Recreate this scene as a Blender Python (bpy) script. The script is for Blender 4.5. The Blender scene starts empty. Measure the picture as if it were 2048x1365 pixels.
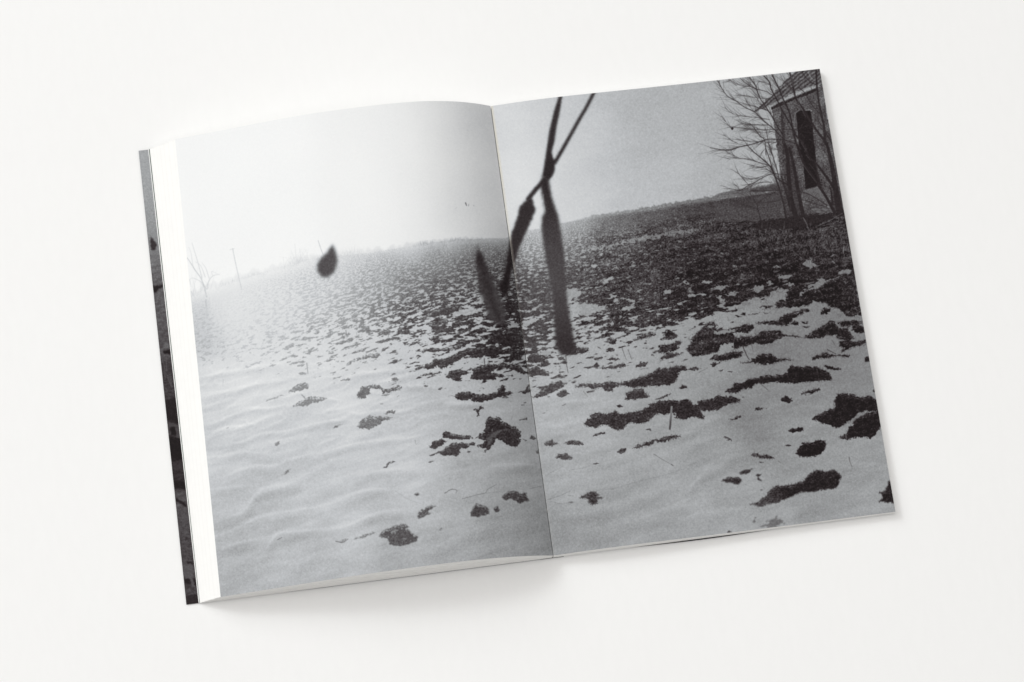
import bpy, math, random
import numpy as np
from mathutils import Vector

sc = bpy.context.scene
MM = 0.001

# ------------------------------------------------------------------ camera
# fitted to the photograph; millimetres in the book's own frame (gutter tail = origin, z = 0 is the table)
CAM_POS = (-83.41021, -144.21392, 1135.61401)
CAM_ROT = (0.22459, -0.0388, -0.13411)
FOCAL_PX = 4800.0          # focal length for a 2048 px wide frame
cam_d = bpy.data.cameras.new('camera')
cam = bpy.data.objects.new('camera', cam_d)
sc.collection.objects.link(cam)
cam_d.sensor_width = 36.0
cam_d.lens = FOCAL_PX / 2048 * 36.0
cam_d.clip_start = 0.05
cam_d.clip_end = 50
cam.location = [c * MM for c in CAM_POS]
cam.rotation_mode = 'XYZ'
cam.rotation_euler = CAM_ROT
sc.camera = cam

# ------------------------------------------------------------------ light
world = bpy.data.worlds.new('World')
sc.world = world
world.use_nodes = True
bg = world.node_tree.nodes['Background']
bg.inputs['Color'].default_value = (1.0, 0.975, 0.945, 1)      # warm bounce of the room
bg.inputs['Strength'].default_value = 0.43

def area(name, loc, target, size, power, col):
    d = bpy.data.lights.new(name, 'AREA')
    d.shape = 'RECTANGLE'; d.size, d.size_y = size
    d.energy = power; d.color = col
    o = bpy.data.objects.new(name, d)
    sc.collection.objects.link(o)
    o.location = loc
    o.rotation_euler = (Vector(target) - Vector(loc)).to_track_quat('-Z', 'Y').to_euler()
    return o
# a tall soft window beyond the head of the book, a little to the left
area('window_light', (-2.0, 2.6, 2.4), (0, 0.1, 0), (1.5, 1.5), 15, (0.93, 0.98, 1.0))
# added soft lamp from upper left, deepens the gutter and right-edge shadow
area('added_side_light', (-2.35, 1.95, 3.0), (0, 0.1, 0), (1.0, 1.0), 36, (0.95, 0.985, 1.0))
# large added fill lamp, leaves the gutter slope darker than the flat pages
area('added_left_fill_light', (-2.9, 2.3, 4.2), (0, 0.1, 0), (6.0, 6.0), 150, (1.0, 0.985, 0.965))

# added fill lamp above the table, lifts the shadow below the tail edge
area('overhead_fill_light', (0.1, -0.3, 2.6), (0, 0.08, 0), (1.7, 1.7), 18, (1.0, 0.995, 0.99))

vs = sc.view_settings
sc.display_settings.display_device = 'sRGB'
vs.view_transform = 'Standard'; vs.look = 'None'; vs.exposure = 0; vs.gamma = 1
vs.use_curve_mapping = False

# ------------------------------------------------------------------ materials
def mat(name, base, rough=0.6, spec=0.25):
    m = bpy.data.materials.new(name); m.use_nodes = True
    b = m.node_tree.nodes['Principled BSDF']
    b.inputs['Base Color'].default_value = (*base, 1)
    b.inputs['Roughness'].default_value = rough
    b.inputs['Specular IOR Level'].default_value = spec
    return m, m.node_tree, b

def add_noise_colour(nt, b, base, amp, scale, coord='Object', stretch=(1, 1, 1), detail=4):
    tc = nt.nodes.new('ShaderNodeTexCoord'); mp = nt.nodes.new('ShaderNodeMapping')
    mp.inputs['Scale'].default_value = stretch
    nz = nt.nodes.new('ShaderNodeTexNoise')
    nz.inputs['Scale'].default_value = scale; nz.inputs['Detail'].default_value = detail
    rp = nt.nodes.new('ShaderNodeValToRGB')
    rp.color_ramp.elements[0].position = 0.3; rp.color_ramp.elements[1].position = 0.7
    rp.color_ramp.elements[0].color = (*[c * (1 - amp) for c in base], 1)
    rp.color_ramp.elements[1].color = (*[min(1, c * (1 + amp)) for c in base], 1)
    nt.links.new(tc.outputs[coord], mp.inputs['Vector'])
    nt.links.new(mp.outputs['Vector'], nz.inputs['Vector'])
    nt.links.new(nz.outputs['Fac'], rp.inputs['Fac'])
    nt.links.new(rp.outputs['Color'], b.inputs['Base Color'])
    return mp, nz

def add_bump(nt, b, scale, dist, strength=0.3):
    tc = nt.nodes.new('ShaderNodeTexCoord'); nz = nt.nodes.new('ShaderNodeTexNoise')
    nz.inputs['Scale'].default_value = scale; nz.inputs['Detail'].default_value = 3
    bp = nt.nodes.new('ShaderNodeBump')
    bp.inputs['Strength'].default_value = strength; bp.inputs['Distance'].default_value = dist
    nt.links.new(tc.outputs['Object'], nz.inputs['Vector'])
    nt.links.new(nz.outputs['Fac'], bp.inputs['Height'])
    nt.links.new(bp.outputs['Normal'], b.inputs['Normal'])

M_TABLE, nt, b = mat('white_table', (0.817, 0.817, 0.813), 0.7, 0.15)
add_noise_colour(nt, b, (0.817, 0.817, 0.813), 0.006, 90, stretch=(3, 1, 1))
add_bump(nt, b, 700, 0.0003, 0.12)
M_PAPER, nt, b = mat('page_paper', (0.815, 0.812, 0.80), 0.75, 0.1)
add_noise_colour(nt, b, (0.815, 0.812, 0.80), 0.012, 220)
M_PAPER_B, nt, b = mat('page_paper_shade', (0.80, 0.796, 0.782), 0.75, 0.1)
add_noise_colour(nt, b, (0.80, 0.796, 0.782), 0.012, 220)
M_ENDPAPER, nt, b = mat('dark_endpaper', (0.022, 0.05, 0.04), 0.7, 0.1)
add_noise_colour(nt, b, (0.022, 0.05, 0.04), 0.1, 200)
M_COVER, nt, b = mat('cover_card', (0.035, 0.032, 0.034), 0.55, 0.2)
add_noise_colour(nt, b, (0.035, 0.032, 0.034), 0.25, 160)
M_THREAD, nt, b = mat('binding_thread', (0.8, 0.78, 0.72), 0.8, 0.1)
add_noise_colour(nt, b, (0.8, 0.78, 0.72), 0.05, 2000)

# ------------------------------------------------------------------ book shape (millimetres)
HGT = 225.0
def smooth_curve(pts):
    """monotone-ish cubic through (u, z) points"""
    u = np.array([p[0] for p in pts], float); z = np.array([p[1] for p in pts], float)
    o = np.argsort(u); u, z = u[o], z[o]
    m = np.gradient(z, u)
    def f(q):
        q = np.asarray(q, float)
        i = np.clip(np.searchsorted(u, q) - 1, 0, len(u) - 2)
        h = u[i + 1] - u[i]; t = (q - u[i]) / h
        t = np.clip(t, -0.3, 1.3)
        return ((2*t**3 - 3*t**2 + 1) * z[i] + (t**3 - 2*t**2 + t) * h * m[i]
                + (-2*t**3 + 3*t**2) * z[i + 1] + (t**3 - t**2) * h * m[i + 1])
    return f
z_left = smooth_curve([(-170, 9), (-157, 12.2), (-143, 15.2), (-127, 19.0), (-108, 23.4), (-90, 26.8), (-73, 28.0),
                       (-60, 28.4), (-49, 28.2), (-36, 26.6), (-25, 23.2), (-14, 17.8), (-6, 12.0), (0, 6.6)])
z_right = smooth_curve([(0, 6.4), (5, 6.9), (16, 8.0), (34, 8.5), (52, 8.0), (80, 6.8), (110, 5.8), (140, 5.2), (170, 4.9)])
COVER_Z = 0.7

def leaf_curve(zfun, sign, length, t, n=72, floor=COVER_Z):
    """points (u, z) along a leaf lying at level t (0 cover .. 1 top), measured along the paper"""
    u = np.linspace(0.15, 176, 3000) * sign
    z = floor + (zfun(u) - floor) * t
    s = np.r_[0, np.cumsum(np.hypot(np.diff(u), np.diff(z)))]
    # more samples near the gutter, where the paper bends
    q = np.linspace(0, 1, n) ** 1.5 * length
    return np.interp(q, s, u), np.interp(q, s, z), q
_u = np.linspace(-0.15, -157.3, 4000)
LEN_L = float(np.sum(np.hypot(np.diff(_u), np.diff(z_left(_u)))))
LEN_R = 165.75

# ------------------------------------------------------------------ the printed photograph (painted here, then laid out flat as page art)
X0, Y0, X1, Y1 = 250, 110, 1820, 1230          # tracing frame
W, Hh = X1 - X0, Y1 - Y0
rng = np.random.default_rng(7)
yy, xx = np.mgrid[0:Hh, 0:W].astype(np.float32)
PX, PY = xx + X0, yy + Y0

def blur(a, s):
    if s <= 0: return a
    r = int(3 * s + 1); k = np.exp(-np.arange(-r, r + 1) ** 2 / (2 * s * s)); k = (k / k.sum()).astype(np.float32)
    p = np.pad(a, ((r, r), (0, 0)), mode='edge'); o = np.zeros_like(a)
    for i, w in enumerate(k): o += w * p[i:i + a.shape[0]]
    p = np.pad(o, ((0, 0), (r, r)), mode='edge'); o = np.zeros_like(a)
    for i, w in enumerate(k): o += w * p[:, i:i + a.shape[1]]
    return o

def vnoise(x, y, seed):
    """gradient noise, roughly unit variance"""
    xi = np.floor(x).astype(np.int64); yi = np.floor(y).astype(np.int64)
    fx = (x - xi).astype(np.float32); fy = (y - yi).astype(np.float32)
    def g(i, j, dx, dy):
        h = (i * 374761393 + j * 668265263 + seed * 974634777) & 0x7fffffff
        h = ((h ^ (h >> 13)) * 1274126177) & 0x7fffffff
        a = ((h ^ (h >> 16)) & 1023) * (2 * np.pi / 1024)
        return (np.cos(a) * dx + np.sin(a) * dy).astype(np.float32)
    sx = fx * fx * fx * (fx * (fx * 6 - 15) + 10); sy = fy * fy * fy * (fy * (fy * 6 - 15) + 10)
    a = g(xi, yi, fx, fy); b_ = g(xi + 1, yi, fx - 1, fy)
    c = g(xi, yi + 1, fx, fy - 1); d = g(xi + 1, yi + 1, fx - 1, fy - 1)
    return ((a + sx * (b_ - a)) * (1 - sy) + (c + sx * (d - c)) * sy) * 3.6

def fbm(x, y, seed, oct=3, gain=0.5):
    o = 0; amp = 1; tot = 0
    for k in range(oct):
        o = o + amp * vnoise(x * 2 ** k + 17.3 * k, y * 2 ** k + 5.1 * k, seed + k)
        tot += amp * amp; amp *= gain
    return o / math.sqrt(tot)

def field(pts, p=3.0, eps=500.0):
    """smooth field through (x, y, value) readings"""
    num = np.zeros((Hh // 4 + 1, W // 4 + 1), np.float32); den = np.zeros_like(num)
    gx, gy = PX[::4, ::4], PY[::4, ::4]
    num = np.zeros_like(gx); den = np.zeros_like(gx)
    for x, y, v in pts:
        w = 1.0 / ((gx - x) ** 2 + (gy - y) ** 2 + eps) ** (p / 2)
        num += w * v; den += w
    f = num / den
    iy = np.clip((yy / 4), 0, f.shape[0] - 1.001); ix = np.clip((xx / 4), 0, f.shape[1] - 1.001)
    y0 = iy.astype(int); x0 = ix.astype(int); ty = iy - y0; tx = ix - x0
    return (f[y0, x0] * (1 - ty) * (1 - tx) + f[y0 + 1, x0] * ty * (1 - tx)
            + f[y0, x0 + 1] * (1 - ty) * tx + f[y0 + 1, x0 + 1] * ty * tx)

def tri(s): 
    v = [float(q) for q in s.replace(',', ' ').split()]
    return [(v[i], v[i + 1], v[i + 2]) for i in range(0, len(v), 3)]

FR = {  # detail frames used while tracing: origin and scale
    'P': (0, 0, 1), 'A': (250, 180, 4.5511), 'B': (650, 180, 4.5511), 'C': (1000, 130, 4.5511), 'D': (1380, 120, 4.5511),
    'E': (250, 460, 4.5511), 'F': (650, 460, 4.5511), 'G': (1000, 400, 4.5511), 'H': (1380, 400, 4.5511),
    'I': (250, 720, 4.5511), 'J': (650, 720, 4.5511), 'K': (1000, 680, 4.5511), 'L': (1380, 680, 4.5511),
    'M': (250, 960, 4.5511), 'N': (650, 920, 4.5511), 'O': (1000, 900, 4.5511), 'Q': (1380, 860, 4.5511),
    'R': (1120, 440, 6.8267), 'S': (1400, 440, 6.8267), 'T': (1480, 560, 6.8267), 'U': (1130, 580, 6.8267), 'V': (800, 560, 6.8267),
    'X': (1420, 130, 7.5852), 'Y': (1430, 290, 7.5852)}
def pts(fr, s):
    ox, oy, k = FR[fr]; v = [float(q) for q in s.replace(',', ' ').split()]
    return np.array([(ox + v[i] / k, oy + v[i + 1] / k) for i in range(0, len(v), 2)])

# ragged-edge warp fields
WX = 2.1 * vnoise(PX / 9, PY / 7, 11) + 1.3 * vnoise(PX / 3.6, PY / 3.0, 12)
WY = 1.3 * vnoise(PX / 9, PY / 7, 13) + 0.9 * vnoise(PX / 3.6, PY / 3.0, 14)

def poly_mask(P, rough=1.0):
    """boolean mask window of a polygon, with ragged edges"""
    pad = 4 + 5 * rough
    a0 = max(0, int(P[:, 0].min() - X0 - pad)); a1 = min(W, int(P[:, 0].max() - X0 + pad) + 1)
    b0 = max(0, int(P[:, 1].min() - Y0 - pad)); b1 = min(Hh, int(P[:, 1].max() - Y0 + pad) + 1)
    if a1 <= a0 or b1 <= b0: return None
    sl = (slice(b0, b1), slice(a0, a1))
    acc = 0
    for ox, oy in ((-.25, -.25), (.25, .25), (.25, -.25), (-.25, .25)):
        x = PX[sl] + rough * WX[sl] + ox; y = PY[sl] + rough * WY[sl] + oy
        ins = np.zeros(x.shape, bool); n = len(P)
        for i in range(n):
            xa, ya = P[i]; xb, yb = P[(i + 1) % n]
            if ya == yb: continue
            ins ^= ((ya > y) != (yb > y)) & (x < (xb - xa) * (y - ya) / (yb - ya) + xa)
        acc = acc + ins.astype(np.float32)
    return sl, acc / 4

def stroke_mask(P, w0, w1=None, soft=0.6, rough=0.0):
    """soft line of half-tapering width w0..w1 (full widths, px)"""
    w1 = w0 if w1 is None else w1
    pad = max(w0, w1) + 3 * soft + 4 * rough + 2
    a0 = max(0, int(P[:, 0].min() - X0 - pad)); a1 = min(W, int(P[:, 0].max() - X0 + pad) + 1)
    b0 = max(0, int(P[:, 1].min() - Y0 - pad)); b1 = min(Hh, int(P[:, 1].max() - Y0 + pad) + 1)
    if a1 <= a0 or b1 <= b0: return None
    out = np.zeros((b1 - b0, a1 - a0), np.float32)
    seg = np.hypot(*np.diff(P, axis=0).T); tot = seg.sum() + 1e-6; run = 0
    for i in range(len(P) - 1):
        (xa, ya), (xb, yb) = P[i], P[i + 1]
        c0 = max(a0, int(min(xa, xb) - X0 - pad)); c1 = min(a1, int(max(xa, xb) - X0 + pad) + 1)
        d0 = max(b0, int(min(ya, yb) - Y0 - pad)); d1 = min(b1, int(max(ya, yb) - Y0 + pad) + 1)
        if c1 <= c0 or d1 <= d0: run += seg[i]; continue
        s = (slice(d0, d1), slice(c0, c1))
        x = PX[s]; y = PY[s]
        if rough: x = x + rough * WX[s]; y = y + rough * WY[s]
        t = np.clip(((x - xa) * (xb - xa) + (y - ya) * (yb - ya)) / (seg[i] ** 2 + 1e-6), 0, 1)
        d = np.hypot(x - xa - t * (xb - xa), y - ya - t * (yb - ya))
        w = (w0 + (w1 - w0) * (run + t * seg[i]) / tot) / 2
        m = np.clip((w - d) / (2 * soft) + 0.5, 0, 1) if soft > 0.05 else (d < w).astype(np.float32)
        m = m * np.minimum(1, np.maximum(w * 2, 0.25))
        v = out[d0 - b0:d1 - b0, c0 - a0:c1 - a0]; np.maximum(v, m, out=v)
        run += seg[i]
    return (slice(b0, b1), slice(a0, a1)), out

def curve(P, n=6):
    """Catmull-Rom through the traced points"""
    P = np.asarray(P); Q = np.vstack([2 * P[0] - P[1], P, 2 * P[-1] - P[-2]]); o = []
    t = np.linspace(0, 1, n, endpoint=False)[:, None]
    for i in range(1, len(Q) - 2):
        a, b_, c, d = Q[i - 1], Q[i], Q[i + 1], Q[i + 2]
        o.append(0.5 * (2 * b_ + (c - a) * t + (2 * a - 5 * b_ + 4 * c - d) * t ** 2 + (3 * b_ - 3 * c + d - a) * t ** 3))
    return np.vstack(o + [P[-1:]])

# ---- horizon of the printed landscape
HZ = pts('P', '250 640 412 577 441 569 487 554 533 543 575 530 610 519 660 514 738 506 804 495 848 487 881 483 909 479 958 478 1012 477 1044 463 1083 457 1123 447 1154 441 1187 436 1240 428 1300 420 1374 407 1420 401 1490 392 1556 383 1700 365 1830 350')
hz = np.interp(PX[0], HZ[:, 0], HZ[:, 1]).astype(np.float32)[None, :]
dep = PY - hz                                    # depth below the horizon, px
_hw = 5.0 + 13.0 * np.clip((990 - PX) / 250, 0, 1)
ground = np.clip((dep + 3.0 * vnoise(PX / 9, PY / 40, 3) * (_hw > 6)) / _hw + 0.5, 0, 1)

# ---- tones of the print, with some fold shade painted in at the left gutter
sky = field(tri('''400 320 246, 380 400 247, 600 300 249, 600 400 250, 500 330 248, 660 440 250, 560 460 250, 740 400 247, 740 300 245, 500 480 243, 700 230 240, 700 480 240, 780 250 238, 800 300 240, 800 420 236, 840 240 232,
 860 350 230, 920 300 222, 960 260 212, 985 260 205, 985 400 208, 960 400 216, 1000 470 210, 900 470 226, 960 470 216, 1010 250 213, 1010 330 220, 1060 220 206, 1060 300 218, 1070 420 221, 1130 250 200, 1130 330 208, 1180 420 208,
 1200 300 189, 1220 220 178, 1300 200 168, 1320 260 170, 1290 330 178, 1400 170 160, 1400 250 163, 1470 190 155, 1460 300 164, 1350 390 178, 1440 360 168, 1520 180 150, 1530 330 160, 1260 400 190, 500 400 246, 700 330 246, 600 480 247, 680 420 247, 550 330 245, 450 450 245, 760 450 243, 520 250 243, 640 250 243, 700 470 245, 860 460 234'''), p=3.4, eps=5000)
sky = sky + 2.2 * fbm((PX + PY * .3) / 120, PY / 60, 21) * np.clip((240 - sky) / 40, 0, 1)
snow = field(tri('''400 640 196, 412 690 192, 430 600 205, 470 620 216, 560 600 214, 640 560 214, 700 540 212, 760 540 205, 820 520 200, 900 510 190, 960 505 188, 1000 500 185, 500 680 214, 480 760 216, 430 740 212,
 430 830 207, 550 740 214, 650 700 214, 560 860 206, 460 920 203, 700 780 212, 640 880 206, 760 890 204, 740 690 212, 840 700 205, 880 640 204, 950 600 200, 900 800 200, 980 820 190, 1020 920 184, 940 960 190, 820 960 203,
 600 960 203, 500 1000 196, 460 1060 190, 560 1090 194, 700 1060 206, 640 1130 187, 480 1150 182, 800 1110 186, 900 1050 192, 900 1100 180, 1000 1060 178, 1050 1090 176, 1060 1000 182,
 1090 500 205, 1060 480 212, 1080 620 180, 1160 640 183, 1120 560 185, 1120 800 190, 1100 850 192, 1180 780 186, 1240 720 182, 1300 640 174, 1200 900 183, 1130 960 186, 1250 1000 175, 1130 1050 170, 1200 1060 168,
 1330 940 178, 1400 1000 182, 1440 960 172, 1400 860 168, 1330 720 172, 1440 660 166, 1500 620 160, 1420 720 162, 1480 800 148, 1520 860 142, 1600 640 150, 1560 700 144, 1540 690 140, 1680 640 140, 1700 700 140, 1690 770 140,
 1560 800 148, 1640 790 150, 1560 900 146, 1660 900 148, 1720 920 150, 1720 980 148, 1620 1000 146, 1500 980 166, 1460 1040 172, 1560 1050 168, 1640 1020 146, 1740 1010 158, 1340 1060 172, 1600 500 120, 1450 470 140'''))
dark = field(tri('''400 700 168, 410 640 172, 440 590 205, 470 640 205, 560 620 196, 500 720 186, 560 800 150, 620 790 138, 740 780 116, 740 845 126, 680 560 188, 640 600 184, 700 600 160, 760 560 158, 760 640 128,
 700 700 136, 640 700 150, 820 560 128, 820 640 96, 880 520 140, 880 580 96, 940 540 104, 940 600 84, 1000 520 96, 990 560 80, 980 500 124, 900 490 168, 1000 480 130, 820 500 190,
 800 1070 92, 850 1020 98, 960 1020 82, 1030 990 76, 900 885 84, 1000 870 72, 1030 880 70, 930 740 84, 950 790 78, 1000 750 72, 1050 740 66, 860 720 92, 700 1070 130, 830 990 96,
 1080 760 88, 1060 690 86, 1100 790 86, 1090 880 84, 1150 888 78, 1130 912 86, 1190 830 62, 1250 830 55, 1350 800 45, 1180 995 62, 1300 760 58, 1180 760 78, 1500 750 32, 1600 750 29, 1700 830 33, 1620 895 30, 1600 980 38,
 1450 950 60, 1770 985 40, 1550 1045 88, 1180 560 82, 1250 560 66, 1400 560 46, 1550 560 42, 1650 620 38, 1100 560 92, 1060 600 88, 1060 500 150, 1100 470 176, 1160 460 150, 1240 450 116, 1300 440 98, 1400 430 84, 1480 420 76, 1500 460 62, 1330 500 66,
 1200 500 96, 1600 480 62, 1680 480 66, 1250 640 66, 1200 660 76, 1010 560 56, 1025 640 54, 1035 700 50, 1040 760 52, 1000 690 66, 1015 600 56, 1400 620 50, 1480 690 40'''))  # low values along the left gutter include painted page shade

snow = snow + field(tri('600 960 -9, 620 880 -6, 480 1150 -6, 900 1080 -12, 1040 1040 -26, 1010 1090 -16, 1300 960 -11, 1580 690 -14, 1700 940 13, 1150 850 -9, 1400 1000 -5, 500 620 2, 850 850 -6, 1640 1010 8, 1060 920 -12, 1200 640 -6, 460 800 2, 1000 620 -4, 560 780 9, 700 820 6, 460 740 6, 820 880 2'), 2.5, 4000)  # tone corrections; drop at the left gutter foot paints in fold shade
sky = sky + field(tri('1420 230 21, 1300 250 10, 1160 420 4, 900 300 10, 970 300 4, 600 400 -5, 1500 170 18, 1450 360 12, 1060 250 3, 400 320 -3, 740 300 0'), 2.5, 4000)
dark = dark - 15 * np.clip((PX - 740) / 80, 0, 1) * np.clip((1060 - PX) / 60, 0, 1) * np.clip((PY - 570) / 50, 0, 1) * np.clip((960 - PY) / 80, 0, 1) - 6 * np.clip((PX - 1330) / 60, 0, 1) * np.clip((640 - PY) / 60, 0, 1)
dark = np.maximum(dark, 26)
dark = dark + 4 * np.clip((760 - PX) / 200, 0, 1) * np.clip((740 - PY) / 60, 0, 1)
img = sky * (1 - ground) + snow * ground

# ---- broken ground: clods over snow, size growing with nearness
frac = field(tri('''400 600 .45, 405 660 .42, 412 700 .36, 430 740 .12, 440 600 .25, 470 620 .3, 470 680 .3, 480 740 .06, 560 590 .4, 560 650 .4, 540 700 .3, 560 760 .03, 640 560 .48, 640 620 .5, 620 670 .42, 640 710 .22, 640 760 .02,
 720 530 .5, 720 580 .55, 720 630 .56, 720 680 .42, 720 720 .08, 760 760 .01, 800 510 .55, 800 560 .64, 800 620 .6, 790 670 .42, 800 710 .1, 870 500 .6, 880 550 .7, 880 600 .62, 880 650 .58, 860 690 .3, 880 730 .1, 940 500 .72, 950 560 .62, 950 610 .5, 940 660 .55, 950 700 .42, 960 740 .3, 900 780 .0,
 1010 500 .74, 1000 560 .62, 990 610 .6, 1020 620 .8, 1030 690 .75, 1030 740 .5, 1020 790 .02, 1060 490 .55, 1070 530 .6, 1080 580 .8, 1080 640 .78, 1070 680 .7, 1090 710 .5, 1100 740 .2, 1120 790 .0, 1140 470 .6, 1140 510 .62, 1150 560 .86, 1170 600 .86, 1140 620 .3, 1160 650 .5, 1160 690 .3,
 1240 460 .85, 1240 500 .75, 1240 560 .93, 1240 610 .9, 1230 650 .85, 1230 690 .1, 1320 440 .95, 1320 540 .96, 1320 600 .93, 1310 640 .9, 1320 680 .05, 1420 430 1, 1420 520 .98, 1420 580 .97, 1400 620 .9, 1420 660 .05, 1520 450 1, 1520 540 .98, 1500 590 .95,
 1620 480 1.05, 1620 550 .98, 1690 560 .9, 1700 520 1, 1600 620 .1, 1700 690 .0, 1500 660 .02, 1400 740 .0, 1250 760 .0, 1150 850 -.2, 900 900 -.2, 700 820 -.2, 500 820 -.2, 1400 900 -.3, 1650 800 -.3, 600 1000 -.3, 1000 1000 -.3, 1500 1000 -.3, 800 1100 -.3, 1250 1050 -.3'''), p=3.6, eps=160)
lv = np.clip(np.log2(np.maximum(dep, 6) / 12.0), 0, 5)         # octave level by depth
_gx = np.arange(X0, X1); _sl = np.interp(_gx, [250, 780, 930, 1050, 1150, 1820], [.30, .28, .15, .12, .18, .17])
ty = PY + np.cumsum(_sl).astype(np.float32)[None, :]
base = np.zeros_like(PX); wsum = np.zeros_like(PX)
for k in range(6):
    wk = np.clip(1 - np.abs(lv - k), 0, 1)
    if wk.max() <= 0: continue
    sx = 2.3 * 1.74 ** k; sy = 1.1 * 1.58 ** k
    n = vnoise(PX / sx, ty / sy, 40 + k) + 0.6 * vnoise(PX / sx * 2.1, ty / sy * 2.1, 50 + k) + 0.38 * vnoise(PX / sx * 4.3, ty / sy * 4.0, 60 + k)
    base += wk * n / 1.23; wsum += wk * wk
base /= np.sqrt(np.maximum(wsum, 0.2))
rank = np.clip(0.5 + base * 0.33, 0, 1)
frac = np.where(dep > 0, frac, 0)
FB = pts('P', '400 722 470 735 560 742 680 752 780 735 860 712 940 722 1040 742 1100 756 1140 728 1180 690 1260 668 1340 655 1430 632 1520 600 1600 580 1720 562 1830 550')
fb = np.interp(PX[0], FB[:, 0], FB[:, 1])[None, :]
tail = 0.2 * np.clip((fb + 75 - PY) / 75, 0, 1) * np.clip((PX - 760) / 80, 0, 1) * np.clip((1560 - PX) / 120, 0, 1)
frac = np.where(PY > fb + 14, tail, np.maximum(frac * np.clip((fb + 14 - PY) / 26, 0, 1), np.where(PY > fb - 10, tail, 0)))
mask = np.clip((frac - rank) * 6 + 0.5, 0, 1) * ground
mask = np.where(frac <= 0.0, 0, mask)

# grain of the soil: strands and crumbs
fine = fbm(PX / 3.4, (PY + 0.2 * PX) / 2.3, 71, 2)
fine2 = fbm(PX / 14, (PY + 0.2 * PX) / 6, 75, 3)
tx_ = PX + 2.2 * vnoise(PX / 7, PY / 7, 31); ty_w = ty + 2.2 * vnoise(PX / 7, PY / 7, 32)
strand = np.maximum(1 - 2.0 * np.abs(vnoise(tx_ / 9, ty_w / 5.4, 33)), 1 - 2.0 * np.abs(vnoise(tx_ / 7 + ty_w / 8, ty_w / 4.4, 34)))
strand = np.clip(strand, 0, 1) ** 2.2 * np.clip(0.55 + 0.6 * vnoise(PX / 11, PY / 7, 35), 0, 1.3)
rough_zone = np.clip((PX - 1100) / 90, 0, 1) * np.clip((760 - PY) / 60, 0.16, 1) * np.clip((PY - hz - 14) / 30, 0, 1)
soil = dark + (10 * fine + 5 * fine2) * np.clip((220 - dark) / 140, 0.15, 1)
soil += (np.clip(9 * fine, -12, 30) + 66 * strand - 18 + 11 * fbm(PX / 70, ty / 11, 36, 3)) * rough_zone
soil += (46 - 34 * np.clip((PX - 1300) / 150, 0, 1)) * np.clip(vnoise(PX / 6.5, PY / 3.8, 39) - .95, 0, .8) * np.clip((PY - hz - 60) / 60, 0, 1)
soil += 16 * (strand - .25) * (1 - rough_zone) * np.clip((150 - dark) / 60, 0, 1) * 1.5

def lay(mk, tone, alpha=1.0, soft=0.0):
    """put a tone (number or field) under a mask"""
    global img
    if mk is None: return
    sl, m = mk
    if soft: m = blur(np.pad(m, 0), soft)
    t = tone[sl] if isinstance(tone, np.ndarray) else tone
    img[sl] += (t - img[sl]) * m * alpha

# snow drifts: long low ridges, a lit crest and a dull lee side
drift = fbm((PX * 0.96 - PY * 0.28) / 95, (PY * 0.96 + PX * 0.28) / 22, 81, 3) * np.clip((PY - 640) / 200, 0, 1)
img += 4.2 * drift * ground
rp_ = np.clip(1 - 2.6 * np.abs(vnoise((PX * .96 - PY * .27) / 105, (PY * .96 + PX * .27) / 15, 83) + .35 * vnoise(PX / 40, PY / 14, 84)), 0, 1) ** 2
rp2 = np.zeros_like(rp_); rp2[6:] = rp_[:-6]
img += (11 * blur(rp_, 1.0) - 11 * blur(rp2, 2.5)) * np.clip((1010 - PX) / 160, 0, 1) * np.clip((PY - 690) / 60, 0, 1) * np.clip((980 - PY) / 130, 0.08, 1)
RIDGES = '''I 730 720 830 650 930 620 1080 600 1200 560 1330 500 1480 470; I 720 590 820 565 1000 490 1150 440 1380 430; I 740 800 900 780 1080 740 1240 670 1450 650 1640 600 1850 560 2048 530;
I 750 885 900 870 1050 835 1250 845 1380 800; I 770 1110 900 1060 1050 1000 1200 960 1340 965 1480 910 1700 860 1900 830; I 780 1180 950 1160 1150 1130; I 1130 1300 1200 1210 1330 1150 1560 1100; I 1740 790 1800 750 1930 700;
M 800 370 950 330 1090 280 1150 190 1200 140 1350 80 1560 20; M 830 510 1000 450 1200 340 1400 300 1700 250 2000 180; M 840 650 950 600 1130 550 1330 520; M 1270 660 1320 570 1420 480 1800 450 2048 390;
J 0 560 150 530 240 480 330 490 480 460 700 465 850 410 1000 380 1060 395; J 480 190 620 170 760 130 850 110; J 0 260 300 120 450 110 850 50; J 700 240 850 232 1000 240; J 0 840 300 760 600 720 850 700;
N 0 640 200 600 480 480 800 450; N 300 150 500 100 800 60; N 100 360 400 270 640 270; J 1060 380 1300 400 1600 370; K 330 620 600 560 900 540; K 380 790 600 770 760 720; K 380 870 600 830 800 800 1000 790; I 690 340 850 300 1000 270 1200 210 1500 150; I 700 430 850 390 1000 330; I 690 150 900 110 1200 60 1500 20;
O 1400 560 1600 500 1800 400 2000 330; O 1700 400 1800 260 1900 180 2040 130; L 0 1340 200 1200 400 1060 560 1000; L 560 260 740 250 900 240; L 900 640 1040 600 1180 610; L 700 880 1000 850 1350 820; Q 0 520 200 300 400 240; Q 1400 330 1600 310 1780 320; N 1500 60 1700 40 1950 45; O 420 130 600 40 800 30; K 1500 900 1700 850 1900 810'''
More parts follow.
